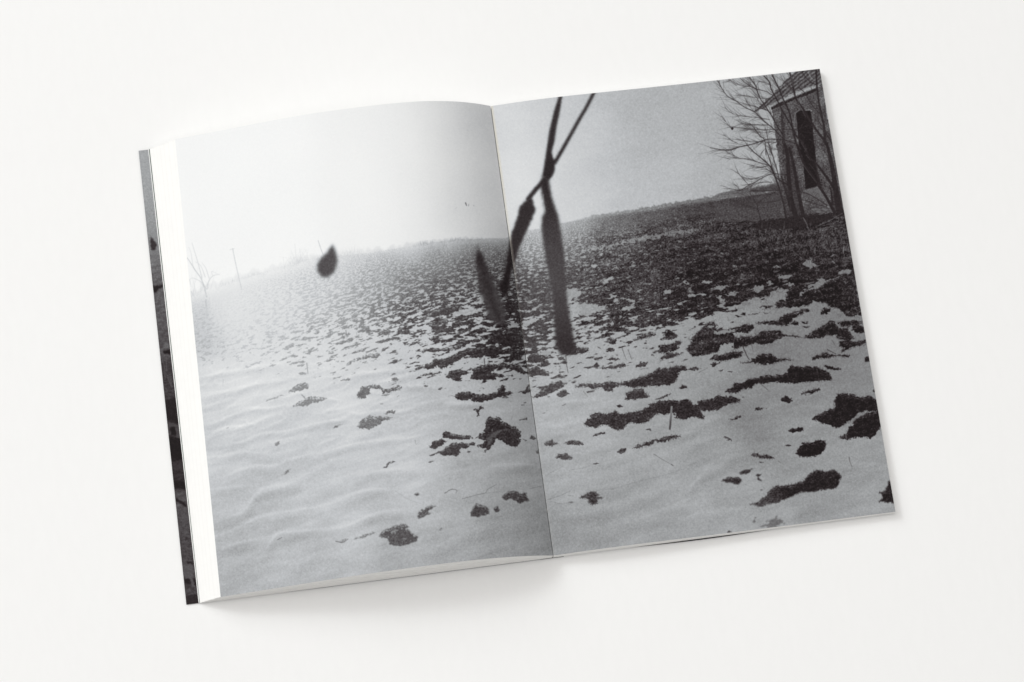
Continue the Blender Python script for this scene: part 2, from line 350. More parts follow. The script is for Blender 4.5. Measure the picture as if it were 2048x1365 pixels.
def faded_stroke(C_, w, soft):
    """soft ridge line that dies away towards both ends"""
    acc = np.zeros_like(img); n_ = len(C_) - 1
    for i in range(n_):
        mk = stroke_mask(C_[i:i + 2], w, w, soft)
        if mk: acc[mk[0]] = np.maximum(acc[mk[0]], mk[1] * math.sin(math.pi * (i + .5) / n_) ** .6)
    a0, b0 = max(0, int(C_[:, 0].min()) - X0 - 40), max(0, int(C_[:, 1].min()) - Y0 - 40)
    sl = (slice(b0, int(C_[:, 1].max()) - Y0 + 41), slice(a0, int(C_[:, 0].max()) - X0 + 41))
    return sl, blur(acc[sl], 1.6)
for r in RIDGES.replace('\n', ' ').split(';'):
    fr, s = r.strip().split(' ', 1); C_ = curve(pts(fr, s), 3)
    rf = 1.0 if C_[:, 0].mean() < 1090 else 0.5
    low = C_[:, 1].mean() > 890
    sl, m_ = faded_stroke(C_, 3.0, 2.8)
    img[sl] += 20 * rf * m_ * ground[sl]
    sl, m_ = faded_stroke(C_ + np.array([0.6, 15.0 if low else 9.0]), 9 if low else 5, 10 if low else 6.5)
    img[sl] -= 17 * rf * m_ * ground[sl]

img += (dark + 18 - img) * 0.42 * np.clip((frac - .38) / .35, 0, 1) * ground * np.clip((640 - PY) / 80, 0, 1)
img = img * (1 - mask) + soil * mask
# mist over the far left of the field
mist = np.exp(-np.maximum(dep, 0) / 34.0) * np.clip((930 - PX) / 330, 0, 1) * 0.97
mist = np.maximum(mist, 0.62 * np.exp(-np.maximum(dep, 0) / 95.0) * np.clip((800 - PX) / 260, 0, 1))
mist = np.maximum(mist, 0.72 * np.exp(-np.maximum(dep, 0) / 15.0) * np.clip((1240 - PX) / 200, 0, 1))
img += (sky - 3 - img) * np.clip(mist, 0, 1) * ground
clod = mask.copy()

# distant field edge and treeline on the right-hand page
FARTREES = pts('P', '1123 449 1187 432 1220 427 1264 420 1297 414 1330 408 1374 401 1407 396 1417 394 1446 385 1490 377 1545 368 1600 360 1650 352 1650 372 1556 384 1490 393 1420 402 1374 409 1300 421 1220 433 1160 442')
lay(poly_mask(FARTREES, 0.9), np.clip(dark + 30, 86, 190) + 9 * fine, 0.85, 0.7)
lay(stroke_mask(pts('P', '1220 434 1300 423 1374 411 1440 400'), 1.5, 1.5, 1.0), 135, 0.5)
for cx, cy, rx, h in ((700, 507, 34, 18), (595, 526, 22, 26), (850, 486, 26, 7), (910, 478, 34, 5), (760, 500, 25, 6), (640, 512, 20, 8), (505, 548, 20, 5), (950, 476, 20, 4)):
    m = np.clip(1 - ((PX - cx) / rx) ** 2, 0, 1) * np.clip((PY - (hz - h)) / h, 0, 1) * (PY < hz + 4)
    m = m * np.clip(0.5 + 0.7 * vnoise(PX / 3.0, PY / 8, 91), 0, 1)
    img += (np.where(PX > 800, 165, 212) - img) * m * 0.55

# ---- traced clods (dark on snow)
CLODS = '''J 280 340 300 300 330 250 400 235 470 222 510 255 560 265 640 245 705 252 690 275 600 290 530 305 490 265 430 265 400 300 380 340 330 358; J 540 320 570 308 575 325 545 330; J 285 605 320 560 380 525 460 512 540 515 615 525 560 550 500 580 450 610 400 638 340 630; J 370 525 410 500 420 510 380 535; J 535 490 590 460 645 465 620 485 560 495;
J 130 185 180 172 230 165 225 182 150 190; J 75 215 90 203 95 212; J 530 985 570 945 610 922 640 928 590 950 560 985; J 1025 270 1060 248 1075 255 1045 275;
J 1115 325 1180 330 1210 305 1270 290 1330 290 1370 320 1420 310 1480 320 1540 300 1580 295 1580 260 1610 222 1640 250 1645 290 1700 290 1720 310 1660 325 1560 345 1480 370 1440 385 1350 380 1330 350 1290 370 1210 370 1180 335; J 1760 290 1830 260 1855 215 1868 300 1820 310; J 1340 460 1400 440 1420 410 1435 440 1402 470 1395 520 1380 515 1388 462;
J 1460 560 1500 515 1590 530 1610 565 1680 590 1740 620 1790 660 1780 720 1760 780 1730 800 1660 775 1620 745 1570 715 1540 750 1510 800 1440 850 1470 805 1390 800 1380 780 1440 765 1470 730 1380 710 1390 680 1450 660; J 1065 710 1090 650 1150 665 1210 685 1260 685 1340 705 1310 725 1230 720 1120 720; J 955 790 990 740 1060 725 1105 740 1060 780 1000 810 960 808;
J 1010 855 1060 820 1140 770 1210 755 1300 765 1360 750 1370 770 1290 800 1220 820 1240 850 1200 870 1130 880 1060 862; J 1290 840 1310 828 1330 838 1310 852; J 940 935 970 918 990 922 955 942; J 810 1225 840 1210 865 1225 835 1242; J 1760 545 1840 525 1840 545 1780 552; J 1860 715 1880 685 1925 715 1900 730; J 1800 718 1845 733 1820 745; J 1920 830 1940 815 1950 850 1930 852; J 945 870 1010 850 1000 865 960 878;
N 1605 350 1650 305 1700 280 1740 285 1790 310 1830 300 1840 340 1858 378 1810 385 1770 400 1735 375 1690 355 1630 365; N 1330 515 1340 440 1385 398 1440 415 1485 430 1490 470 1505 490 1440 510 1390 520; N 1535 440 1570 425 1595 455 1575 478 1550 475; N 840 520 860 470 910 440 970 408 1002 415 985 445 940 465 960 490 900 520 850 535;
N 490 690 530 640 600 620 660 590 740 590 770 605 730 630 800 660 845 710 820 745 760 770 690 785 620 780 580 770 580 720 510 710; N 1040 635 1065 618 1072 632 1050 642; N 120 745 160 725 210 715 150 752; N 255 725 330 690 400 672 460 652 400 690 320 715;
I 1490 300 1530 250 1590 215 1640 205 1670 230 1660 265 1600 280 1530 290; I 1520 430 1560 395 1640 355 1600 318 1650 345 1720 335 1800 335 1835 360 1760 385 1700 390 1660 420; I 1275 380 1330 350 1460 320 1400 342 1330 370; I 1360 785 1370 750 1410 738 1412 762 1380 785; I 1430 1045 1480 1010 1515 985 1490 1020 1460 1045; I 1890 625 1930 595 1975 588 1940 612; I 1945 190 2000 178 2048 165 2048 180 1980 192; I 910 628 940 612 940 622;
F 180 1240 240 1190 270 1170 340 1165 370 1140 430 1130 510 1125 515 1150 460 1165 390 1170 330 1180 270 1200 220 1230; F 745 1055 790 1025 860 1015 880 1025 830 1045 770 1060; F 945 1005 960 980 1000 970 1030 990 1010 1015 980 1018;
F 885 1130 890 1095 930 1080 1030 1080 1130 1075 1210 1055 1260 1010 1330 1005 1420 985 1470 960 1570 940 1570 960 1470 990 1390 1020 1290 1040 1210 1085 1130 1100 1030 1110 930 1110;
F 845 1245 900 1245 960 1200 1020 1180 1090 1175 1150 1150 1210 1120 1290 1090 1380 1080 1470 1060 1540 1045 1610 1090 1720 1080 1800 1110 1700 1100 1620 1120 1540 1170 1470 1150 1420 1160 1380 1170 1330 1150 1290 1130 1250 1170 1180 1200 1130 1240 1060 1270 1030 1240 960 1270 900 1265; F 1680 1180 1690 1130 1740 1120 1800 1160 1790 1190 1740 1195; F 875 1330 950 1310 1040 1290 1060 1300 960 1325;
F 650 940 680 890 705 890 715 915 670 940; F 855 795 930 785 970 740 1050 715 1120 690 1200 690 1260 725 1180 750 1100 775 1000 785 930 800; F 920 850 1010 840 1100 820 1165 825 1140 840 1040 850 1010 875; F 1125 895 1170 855 1250 840 1280 860 1200 880 1150 905; F 980 918 1050 905 1095 920 1070 935 1010 930; F 1170 970 1210 940 1290 900 1320 905 1290 935 1220 960; F 1570 910 1650 885 1700 890 1690 905 1600 920; F 1180 800 1250 790 1330 770 1430 760 1440 790 1330 800 1240 835;
F 1480 990 1560 940 1700 920 1800 930 1810 1060 1700 1050 1600 1040; F 770 932 850 920 930 920 870 935; F 1400 900 1480 900 1490 930 1410 920; F 680 745 760 705 780 715 730 745; F 400 840 450 815 560 820 440 835; F 560 850 640 855 720 810 740 800 730 825 640 870; F 470 915 560 905 600 912 540 922; F 15 1190 60 1160 130 1155 60 1170; F 60 1080 85 1070 90 1085; F 150 1090 190 1075 180 1088; F 440 1105 470 1098 470 1110; F 765 1170 810 1158 790 1175; F 1000 870 1060 855 1030 875; F 690 670 740 650 770 660 720 685; F 570 900 650 870 640 885;
J 1100 150 1140 105 1210 80 1280 105 1330 110 1260 140 1220 170 1200 190 1140 175; J 1320 165 1340 130 1340 85 1400 55 1500 40 1570 45 1590 30 1660 40 1750 50 1810 90 1830 130 1790 130 1730 95 1660 80 1610 70 1560 85 1510 110 1590 130 1650 150 1700 135 1720 145 1600 160 1560 160 1530 185 1450 190 1390 180; J 870 140 930 125 1050 110 1050 118 960 135 900 150;
K 255 200 250 160 290 125 350 130 390 170 380 200 310 215; K 365 245 375 200 430 190 460 225 400 245; K 265 340 260 265 330 240 390 265 430 290 460 325 360 325; K 290 375 310 360 330 375; K 285 525 340 490 390 460 430 420 480 385 540 375 620 395 570 430 520 460 450 495 380 520; K 515 510 540 470 580 455 630 490 590 515 550 525;
K 680 430 710 405 830 395 930 400 1000 380 1080 395 1180 370 1290 330 1390 300 1440 260 1580 250 1600 230 1690 245 1700 270 1640 290 1620 340 1600 380 1540 410 1400 420 1300 425 1220 435 1120 415 1040 430 1020 470 960 460 930 435 850 445 800 430 740 430; K 1140 540 1150 490 1230 450 1300 450 1355 520 1270 530 1200 548;
K 760 770 810 725 820 690 900 660 950 680 1050 650 1110 680 1180 660 1290 640 1350 610 1380 580 1460 560 1560 545 1640 560 1700 540 1735 560 1760 600 1820 630 1860 720 1810 710 1740 700 1680 725 1600 710 1590 660 1500 680 1430 675 1390 700 1350 740 1270 765 1190 750 1140 790 1090 825 1030 810 1000 780 930 775 870 800 800 790;
K 1405 555 1450 520 1560 490 1530 510 1460 540; K 850 875 890 850 960 835 950 855 890 875; K 1060 600 1090 590 1125 610 1090 620; K 395 965 420 930 470 910 530 945 480 965; K 580 945 640 915 720 920 765 950 730 965 660 955; K 500 1070 530 1040 610 1030 650 1060 660 1090 600 1098 560 1085; K 1060 1020 1110 990 1160 985 1150 1010 1110 1040;
K 1200 990 1260 955 1340 930 1390 910 1470 900 1540 870 1600 865 1645 878 1570 905 1490 930 1410 930 1370 960 1290 980; K 1330 820 1360 805 1375 825; K 1700 265 1760 250 1815 255 1780 285 1730 275; K 790 470 860 455 860 470 800 485; K 1620 440 1660 410 1710 440 1660 445;
O 720 435 770 410 800 390 860 380 900 405 880 425 930 440 880 455 890 490 840 500 800 480 810 450; O 620 478 650 472 680 476 650 484; K 845 1130 880 1118 905 1124 870 1136;
K 840 240 880 205 910 240 900 245; K 910 258 1010 240 1060 225 1130 215 1145 240 1080 255 990 265; K 1220 245 1290 205 1345 205 1310 245 1250 250; K 960 100 980 75 1040 80 1045 100 990 110; K 970 170 1010 155 1100 175 1060 190 990 185; K 880 60 910 70 925 85 895 78; K 690 215 730 203 770 215; K 1060 292 1090 282 1080 294; K 1365 85 1410 70 1400 82;
U 930 690 990 650 1060 610 1150 580 1245 595 1220 625 1100 655 1000 685; U 1340 670 1370 620 1390 540 1430 540 1470 580 1530 600 1520 650 1430 680 1370 688; U 1190 855 1290 820 1280 770 1340 745 1440 740 1530 700 1600 710 1550 760 1540 810 1450 840 1390 865; U 1300 960 1330 910 1380 870 1470 860 1590 880 1520 905 1420 930 1360 950; U 1150 815 1200 785 1230 790 1180 815; U 1160 900 1190 875 1230 900; U 560 710 620 670 700 670 690 730 620 740; U 740 710 760 690 790 705; U 0 850 60 800 200 790 330 800 320 840 200 875 60 880;
U 1740 690 1760 640 1840 600 1850 550 1930 470 1990 440 2060 460 2060 700 1960 690 1900 725 1860 690; U 1650 810 1720 770 1710 720 1800 690 1850 730 1960 710 2060 690 2060 850 1880 890 1740 910 1700 850;
H 20 1260 90 1180 190 1110 260 1140 200 1180 330 1185 480 1140 580 1130 560 1170 460 1200 380 1215 420 1250 600 1240 640 1200 820 1190 850 1240 780 1270 720 1310 620 1290 500 1300 440 1350 380 1365 400 1300 280 1310 240 1365 20 1365;
T 210 590 330 570 420 560 540 550 600 480 700 450 830 410 920 400 960 420 880 440 850 470 800 490 740 520 700 570 690 610 560 630 480 605 380 600 260 605; T 0 660 60 620 180 605 215 640 150 690 120 730 40 720 0 690; T 180 790 250 740 330 725 440 720 550 700 580 760 560 800 460 830 400 870 320 885 220 860 150 870 100 910 0 910 0 770 80 780; T 580 745 700 758 830 772 860 790 700 775 590 772;
T 860 790 960 730 1080 660 1160 610 1230 560 1290 560 1330 650 1340 740 1250 760 1200 750 1120 790 960 800; T 1330 570 1440 560 1600 555 1690 570 1670 610 1560 620 1490 650 1440 640 1380 640; T 1340 690 1380 660 1460 660 1500 720 1560 800 1480 830 1360 820 1320 790; T 1510 690 1540 630 1610 610 1690 650 1710 720 1600 725; T 1350 850 1480 830 1560 850 1640 830 1730 825 1700 890 1560 910 1480 950 1380 990 1420 930 1350 900; T 740 620 700 600 740 560 790 570 800 620; T 810 560 880 570 960 600 900 610; T 840 640 960 640 900 665;
L 0 30 40 0 140 0 290 0 270 90 200 120 60 150 10 140; H 870 880 940 770 1000 770 1040 830 1200 800 1220 750 1400 690 1500 680 1560 1050 1440 1060 1390 1040 1370 990 1260 970 1250 940 1110 920 1080 960 1000 970 900 980 780 980 800 920 870 910; H 620 980 650 960 750 960 730 985; H 1195 1040 1220 980 1280 990 1260 1040; H 520 1060 590 1030 625 1035 560 1045; H 470 1050 500 1025 510 1050; H 405 1050 470 1060 440 1068; L 180 180 240 140 310 130 380 105 480 110 470 150 380 170 330 190 250 190; L 460 210 560 190 620 140 720 125 800 170 940 180 850 190 780 210 680 225 600 215 560 205; L 1115 180 1150 135 1230 120 1340 140 1460 140 1430 160 1360 145 1270 160 1180 170;
L 310 480 370 440 400 430 390 400 480 395 520 360 640 345 690 320 760 325 860 315 880 290 920 235 1000 245 1130 245 1220 275 1280 310 1290 365 1200 370 1060 385 920 395 850 385 740 385 600 400 560 440 480 450 430 485; L 1210 240 1240 225 1280 245 1390 265 1330 275 1260 270; L 70 555 170 545 260 510 380 515 430 540 470 550 440 565 340 590 240 640 130 650 60 620; L 0 590 60 600 90 650 130 715 60 705 0 690;
L 815 545 850 515 900 520 935 545 900 575 870 570; L 580 635 600 618 690 628 620 640; L 355 725 400 715 440 690 460 705 380 735; L 1110 720 1150 690 1200 660 1320 620 1310 570 1350 490 1480 500 1560 530 1620 510 1710 545 1730 640 1600 650 1540 660 1480 720 1420 760 1340 800 1270 780 1200 755;
L 1350 885 1420 860 1440 820 1500 720 1560 690 1640 660 1730 640 1745 780 1700 840 1640 900 1590 880 1500 890 1430 910; L 890 820 930 800 970 805 1020 800 1030 825 980 840 920 840; L 965 1030 1000 970 1040 930 1110 935 1150 915 1230 920 1235 975 1200 1030 1140 1060 1060 1070 990 1060; L 550 1045 600 1030 650 1055 700 1045 775 1080 700 1080 630 1075; L 300 880 330 885 380 920 340 915; L 865 965 900 950 930 965 890 972; L 620 1108 680 1115 640 1122; L 800 1100 840 1125 815 1112; L 1000 490 1060 470 1180 430 1190 455 1100 490 1040 500; L 1590 200 1600 155 1640 150 1650 200; L 1660 470 1690 440 1700 480; L 170 220 270 205 240 240 200 240; L 250 280 300 270 290 290; L 335 290 390 285 370 298; L 0 270 90 255 40 285; L 470 525 485 515 490 530;
Q 550 680 620 650 680 610 720 560 780 510 850 510 960 490 1030 470 1090 400 1150 375 1250 380 1310 365 1380 415 1370 450 1330 530 1250 540 1150 555 1000 570 940 600 870 630 800 660 700 680 640 700; Q 285 470 330 430 430 430 470 455 450 495 380 485; Q 440 390 500 365 590 350 560 365 510 405 450 400; Q 600 410 650 400 620 430 655 470 620 460; Q 1720 570 1780 550 1810 470 1840 480 1880 665 1720 655 1760 610; Q 340 942 350 915 385 930; Q 640 548 660 540 655 552'''
rnd0 = random.Random(11)
for c in CLODS.replace('\n', ' ').split(';'):
    fr, s = c.strip().split(' ', 1)
    P = pts(fr, s); big = np.ptp(P[:, 0]) + np.ptp(P[:, 1])
    mk = poly_mask(P, (0.35 if big < 25 else 0.75) * (0.7 if P[:, 1].mean() > 900 else 1))
    if mk:
        m_ = mk[1]; k_ = 3 if big < 60 else 5
        up = np.zeros_like(m_); up[k_:] = m_[:-k_]
        rim = blur(m_ * (1 - up), 0.7) * np.clip(0.55 + 0.75 * vnoise(PX[mk[0]] / 5, PY[mk[0]] / 4, 37), 0, 1.4)
        top_tone = soil[mk[0]] + (44 if P[:, 0].mean() < 1130 else 30) * rim
        if big > 55 and P[:, 0].mean() > 1100:
            e = np.vstack([P, P[:1]])
            for a_, b__ in zip(e[:-1], e[1:]):
                for _ in range(int(np.hypot(*(b__ - a_)) / 3.2)):
                    t_ = rnd0.random(); x_, y_ = a_ + (b__ - a_) * t_
                    l_ = rnd0.uniform(2, 6.5); g_ = rnd0.gauss(0, .7)
                    lay(stroke_mask(np.array([(x_, y_ + 1.5), (x_ + l_ * math.sin(g_), y_ - l_ * math.cos(g_) * .8)]), 1.0, .4, .45), float(dark[int(np.clip(y_ - Y0, 0, Hh - 1)), int(np.clip(x_ - X0, 0, W - 1))]) + 8, .75)
        sv = soil[mk[0]].copy(); soil[mk[0]] = top_tone
        lay(mk, soil, 0.9 if big < 16 else 1.0, 0.8 if P[:, 1].mean() > 930 else 0); soil[mk[0]] = sv; sl = mk[0]; clod[sl] = np.maximum(clod[sl], mk[1])
lay(poly_mask(pts('Q', '660 890 700 840 760 820 790 790 810 820 890 840 820 860 760 890'), 1.6), 95, 0.7, 1.0)
lay(poly_mask(pts('Q', '575 840 585 800 605 790 590 840'), 1.0), 100, 0.8, 0.8)

# ---- traced snow (light in the dark ground)
PATCHES = '''S 1390 620 1430 535 1500 560 1510 590 1640 625 1540 640 1510 675 1470 640; S 1060 750 1140 760 1260 755 1200 800 1140 820 1090 790; S 1890 720 1980 670 2048 690 2048 740 1960 730 1900 745; S 1420 910 1560 880 1610 830 1580 790 1680 810 1760 820 1960 750 1900 790 1780 830 1700 870 1660 910 1500 920; S 700 940 770 900 870 890 850 960 780 990 750 960; S 920 830 970 840 1000 880 920 910; S 1190 860 1290 870 1240 920 1200 900; S 110 950 270 890 340 900 420 910 320 940 290 975 230 940; S 0 840 150 820 130 870 60 860; S 310 1030 420 1000 520 975 450 1040; S 230 1040 290 1040 330 1110 300 1130 250 1090; S 0 1000 70 1010 60 1040 0 1040; S 1340 1010 1380 970 1450 990 1400 1010 1370 1040; S 440 610 500 620 480 650 450 640; S 260 840 310 850 290 870; S 330 710 390 735 360 742; S 510 1190 600 1130 770 1050 860 1100 950 1100 960 1000 1080 930 1180 940 1120 1020 1170 1090 1050 1100 1010 1165 850 1180 700 1230 520 1270; S 1780 490 1850 470 1830 490 1800 505; S 960 640 1060 630 1080 650 1000 660; S 470 870 530 870 520 890 480 900; S 540 320 600 320 590 335; S 240 460 340 455 300 470; H 210 1200 330 1187 440 1178 390 1208 300 1222 220 1226; H 285 1312 400 1302 385 1375 255 1375; H 150 1160 215 1140 200 1170;
R 550 850 620 800 700 780 740 795 680 830 630 870; R 740 785 870 790 800 800; R 430 620 480 610 510 640 450 655; R 500 480 580 460 560 490; R 560 1090 680 1060 700 1005 770 1045 720 1075; R 840 1070 900 1075 960 1090 1040 1110 990 1130 920 1100; R 815 1235 900 1180 1000 1150 1020 1210 940 1235; R 1390 980 1450 950 1530 965 1500 1010 1440 1020; R 1000 980 1030 955 1045 985; R 1750 1060 1780 1010 1870 1020 1980 985 1990 1020 1900 1040 1800 1045; R 1910 850 2048 820 2048 870 1960 870; R 1670 860 1710 830 1770 870 1750 885; R 85 930 200 940 390 900 300 930 210 960 310 980 290 1030 200 1070 150 1100 130 1160 100 1150; R 130 1190 350 1140 560 1165 650 1190 560 1250 420 1290 380 1330 250 1300 150 1260; R 1310 1300 1360 1275 1430 1265 1370 1310 1330 1320; R 1070 1070 1160 1085 1100 1095; R 780 1345 850 1310 830 1345; R 690 690 750 650 800 640 740 685; R 200 740 235 718 240 745; R 325 665 365 660 350 680; R 520 680 560 670 540 690; R 1050 630 1080 615 1070 640; R 1240 510 1300 495 1270 512; R 1200 610 1225 600 1220 615; R 1290 770 1340 755 1310 775;
U 255 400 340 390 400 380 360 430 290 430; U 580 460 640 430 690 470 640 490; U 200 560 300 500 340 545 220 600; U 880 415 940 390 990 420 930 440; U 720 390 780 370 750 395; U 1370 250 1460 215 1440 250; U 1000 470 1070 465 1040 490;
G 200 1110 290 1080 360 1075 300 1120 230 1140; G 240 1200 330 1190 300 1215; G 590 525 760 470 850 425 1000 420 1100 390 1250 350 1450 305 1600 280 1780 262 1750 300 1600 310 1450 340 1250 385 1100 410 1000 440 860 455 700 500;
V 1650 590 1800 520 1900 540 1800 600 1700 650; V 1500 600 1590 570 1640 600 1560 650 1480 640; V 620 130 700 100 750 110 660 150; V 770 290 830 230 850 240 790 310; V 720 450 850 400 1120 390 1130 440 1000 460 900 480 780 490 700 500; V 1880 1010 2000 960 2060 960 2048 1030 1950 1040; V 1790 1160 1900 1130 1930 1150 1800 1180'''
for c in PATCHES.replace('\n', ' ').split(';'):
    fr, s = c.strip().split(' ', 1)
    P = pts(fr, s); strip = fr == 'G' and len(P) > 10
    mk = poly_mask(P, 1.6 if strip else 0.9)
    if mk: lay(mk, np.maximum(snow - 4, 140), 0.62 if strip else 0.88); clod[mk[0]] *= 1 - 0.8 * mk[1]
lay(poly_mask(pts('J', '1480 700 1560 650 1640 625 1660 635 1590 660 1530 720 1500 780 1470 790'), .8), 112, 0.7, 0.8)
lay(poly_mask(pts('N', '590 660 640 630 660 640 610 675'), .5), 150, 0.8, 0.6)
lay(poly_mask(pts('L', '1430 770 1480 720 1560 655 1610 660 1540 700 1470 760'), .6), 128, 0.9, 0.5)

# ---- strands, stubble and dry stalks
def stroke(fr, s, w0, w1, tone, alpha=1.0, soft=0.6, smooth=True):
    P = pts(fr, s)
    lay(stroke_mask(curve(P) if smooth and len(P) > 2 else P, w0, w1, soft), tone, alpha)
for fr, s, w, tone, al in (
    ('N', '1250 355 1380 320 1460 300 1480 270 1560 225', 1.4, 120, .75), ('N', '1460 305 1600 290', 1.0, 130, .6), ('N', '1090 305 1150 270 1200 278 1195 300', 1.5, 105, .8),
    ('N', '640 285 760 360 900 410', .9, 150, .7), ('N', '1860 265 1985 235', 1.0, 110, .7), ('M', '1390 545 1430 525', 1.8, 125, .9), ('M', '1920 560 1980 570 2030 540', 2.2, 120, .8),
    ('I', '1655 30 1665 125', 1.6, 140, .9), ('I', '1610 320 1640 355', 2, 140, .8), ('I', '895 180 890 235', 1, 175, .8), ('K', '1400 1040 1480 1090 1570 1140', 1.1, 105, .8), ('K', '1560 1135 1575 1145', 2.4, 95, .8),
    ('K', '1110 70 1130 130 1150 180', 1.3, 80, .8), ('K', '1165 90 1200 180', 1.3, 80, .8), ('K', '600 150 605 220 620 300', 1.6, 75, .85), ('K', '560 150 600 190', 1, 80, .8), ('K', '550 240 545 290 560 330', 1.2, 110, .8),
    ('K', '440 1220 560 1160 580 1145', 1.1, 140, .7), ('K', '650 1180 750 1170 880 1120', 1.1, 140, .7), ('O', '430 455 540 420 640 375', 1.3, 125, .7), ('O', '880 370 1050 350 1250 290 1480 235 1690 170', 1.8, 140, .5),
    ('O', '460 470 560 490 680 475', 1.1, 130, .6), ('O', '620 415 670 420', 1.2, 120, .6), ('L', '1415 835 1425 930', 1.8, 135, .9), ('L', '1450 1070 1455 1110 1475 1155', 1.3, 85, .8), ('L', '1150 240 1170 340 1190 440', 1.0, 95, .7),
    ('L', '480 60 520 150 540 180', 1.8, 45, .9), ('L', '560 40 575 110', 1.0, 60, .8), ('L', '1250 90 1330 130', 1.5, 45, .9), ('L', '640 400 690 440 720 470', 1.2, 70, .8), ('L', '1290 0 1320 50', 1, 60, .8), ('L', '80 300 160 255', 1.0, 85, .7),
    ('H', '1310 1090 1360 1160', 2.2, 120, .9), ('H', '1570 1100 1550 1130 1590 1150', 1.6, 115, .8), ('H', '600 1160 590 1220 620 1200 640 1240', 1.8, 110, .7), ('H', '1400 430 1395 490', 1.6, 150, .9), ('H', '1300 560 1320 580', 1.8, 165, .9),
    ('R', '460 480 430 540 405 610', 1.2, 125, .8), ('R', '440 760 480 780', 1.5, 120, .7), ('G', '380 1200 460 1190', 1.2, 120, .6), ('S', '1260 250 1380 210 1380 240', 4.0, 34, .9), ('F', '150 940 165 980', 1.6, 140, .9), ('F', '190 915 200 980', 1.6, 140, .9), ('F', '285 935 295 990', 1.0, 150, .8), ('F', '580 950 575 985', 1.2, 130, .8), ('F', '1440 710 1450 760', 1.2, 90, .8), ('F', '1470 880 1475 930', 1.8, 165, .8), ('F', '1450 1180 1455 1220', 1.3, 70, .8),
    ('V', '1150 1070 1150 1120 1160 1170', 1.4, 70, .8), ('K', '1470 190 1440 215', 1, 90, .7), ('K', '760 470 800 520', 1.1, 110, .7), ('J', '820 730 830 770 860 740', 1.0, 130, .7), ('J', '1690 560 1710 500', .9, 110, .6)):
    stroke(fr, s, w, w * .7, tone, al)
lay(stroke_mask(pts('K', '1562 612 1556 700 1546 812'), 4.4, 3.4, .6), field([(1342, 815, 138), (1340, 858, 62)], 2, 40), 0.95)
rnd = random.Random(5)
def grass(n, box, tone, length, w, al, lean=0.5):
    for _ in range(n):
        x = rnd.uniform(box[0], box[2]); y = rnd.uniform(box[1], box[3]); l = rnd.uniform(*length); a = rnd.gauss(0, lean)
        P = np.array([(x, y), (x + l * math.sin(a) * .5, y - l * .6 * math.cos(a)), (x + l * math.sin(a) * 1.2, y - l * math.cos(a))])
        lay(stroke_mask(P, w, w * .5, .45), rnd.uniform(*tone), al)
grass(330, (1490, 462, 1705, 505), (82, 128), (5, 13), 1.0, .8)
grass(150, (1600, 466, 1700, 530), (78, 110), (4, 10), 1.0, .7)
grass(420, (1140, 500, 1500, 640), (95, 135), (3, 8), .9, .6, 1.0)
grass(260, (1400, 500, 1700, 600), (75, 115), (3, 8), .9, .6, 1.0)
grass(130, (1640, 570, 1720, 640), (80, 120), (3, 8), 1.0, .7, 1.0)
grass(90, (1520, 580, 1580, 630), (70, 110), (3, 9), 1.0, .6, .9)
grass(170, (1590, 1, 1591, 2), (0, 1), (1, 2), .1, 0)
for (bx, tn) in (((1385, 648, 1462, 706), (64, 100)), ((1385, 648, 1462, 706), (60, 104)), ((1390, 640, 1500, 680), (60, 95)), ((1340, 690, 1500, 720), (60, 90)), ((1150, 640, 1330, 680), (80, 110)), ((1500, 940, 1690, 985), (36, 50)), ((1250, 780, 1300, 800), (60, 100)), ((1620, 650, 1700, 690), (34, 60)), ((1480, 660, 1600, 690), (34, 55)), ((1240, 705, 1270, 712), (60, 90))):
    for _ in range(70):
        x = rnd.uniform(bx[0], bx[2]); y = rnd.uniform(bx[1], bx[3])
        iy, ix = int(y - Y0), int(x - X0)
        if clod[iy, ix] > 0.4:
            l = rnd.uniform(4, 9); a = rnd.gauss(0.2, .5)
            lay(stroke_mask(np.array([(x, y), (x + l * math.sin(a), y - l * math.cos(a))]), 1.1, .5, .4), rnd.uniform(*tn), .8)

# ---- the old house and its bare trees (right-hand page, top corner)
wall_tone = 92 + 18 * fbm(PX / 3.2, PY / 2.6, 101, 2) + 11 * fbm(PX / 22, PY / 30, 103, 2)
roof_dir = (PX * 0.64 + PY * 0.77)
roof_tone = 90 + 26 * np.sin(roof_dir * 2 * np.pi / 6.4 + 0.6 * vnoise(PX / 14, PY / 14, 105)) + 12 * fbm(PX / 4, PY / 4, 106, 2)
lay(poly_mask(pts('X', '930 640 1080 560 1290 480 1480 400 1720 300 1760 700 1860 1180 2000 1500 1060 1500 1030 1365 1000 1100'), .2), wall_tone)
lay(poly_mask(pts('Y', '930 0 1800 0 1960 1010 1400 1090 1000 1120 985 400'), .3), wall_tone - 4)
lay(poly_mask(pts('X', '670 715 800 580 930 470 1090 300 1290 105 1390 40 1690 40 1715 300 1480 345 1280 420 1000 560 850 640 700 712'), .6), roof_tone)
lay(stroke_mask(pts('X', '860 640 1000 575 1280 435 1480 350 1710 285'), 2.6, 2.6, .5), 138, .65)
lay(stroke_mask(pts('X', '900 650 1100 560 1290 475 1500 385 1600 330'), 1.2, 1.2, .5), 128, .6)
lay(stroke_mask(pts('X', '690 705 830 600 930 500'), 2.2, 2.2, .6), 62, .7)
lay(poly_mask(pts('X', '930 648 1080 575 1270 495 1480 405 1610 350 1610 402 1480 452 1290 525 1150 592 1000 655 940 680'), .4), 40 + 6 * fine)
for k in range(10):
    t = k / 9; x = 960 + 640 * t; y = 660 - 290 * t
    lay(stroke_mask(pts('X', f'{x} {y} {x + 14} {y - 50}'), 1.3, 1.3, .5), 92, .6)
lay(poly_mask(pts('X', '1075 690 1112 690 1160 1365 1105 1365 1090 1000'), .4), 52 + 6 * fine, .8)
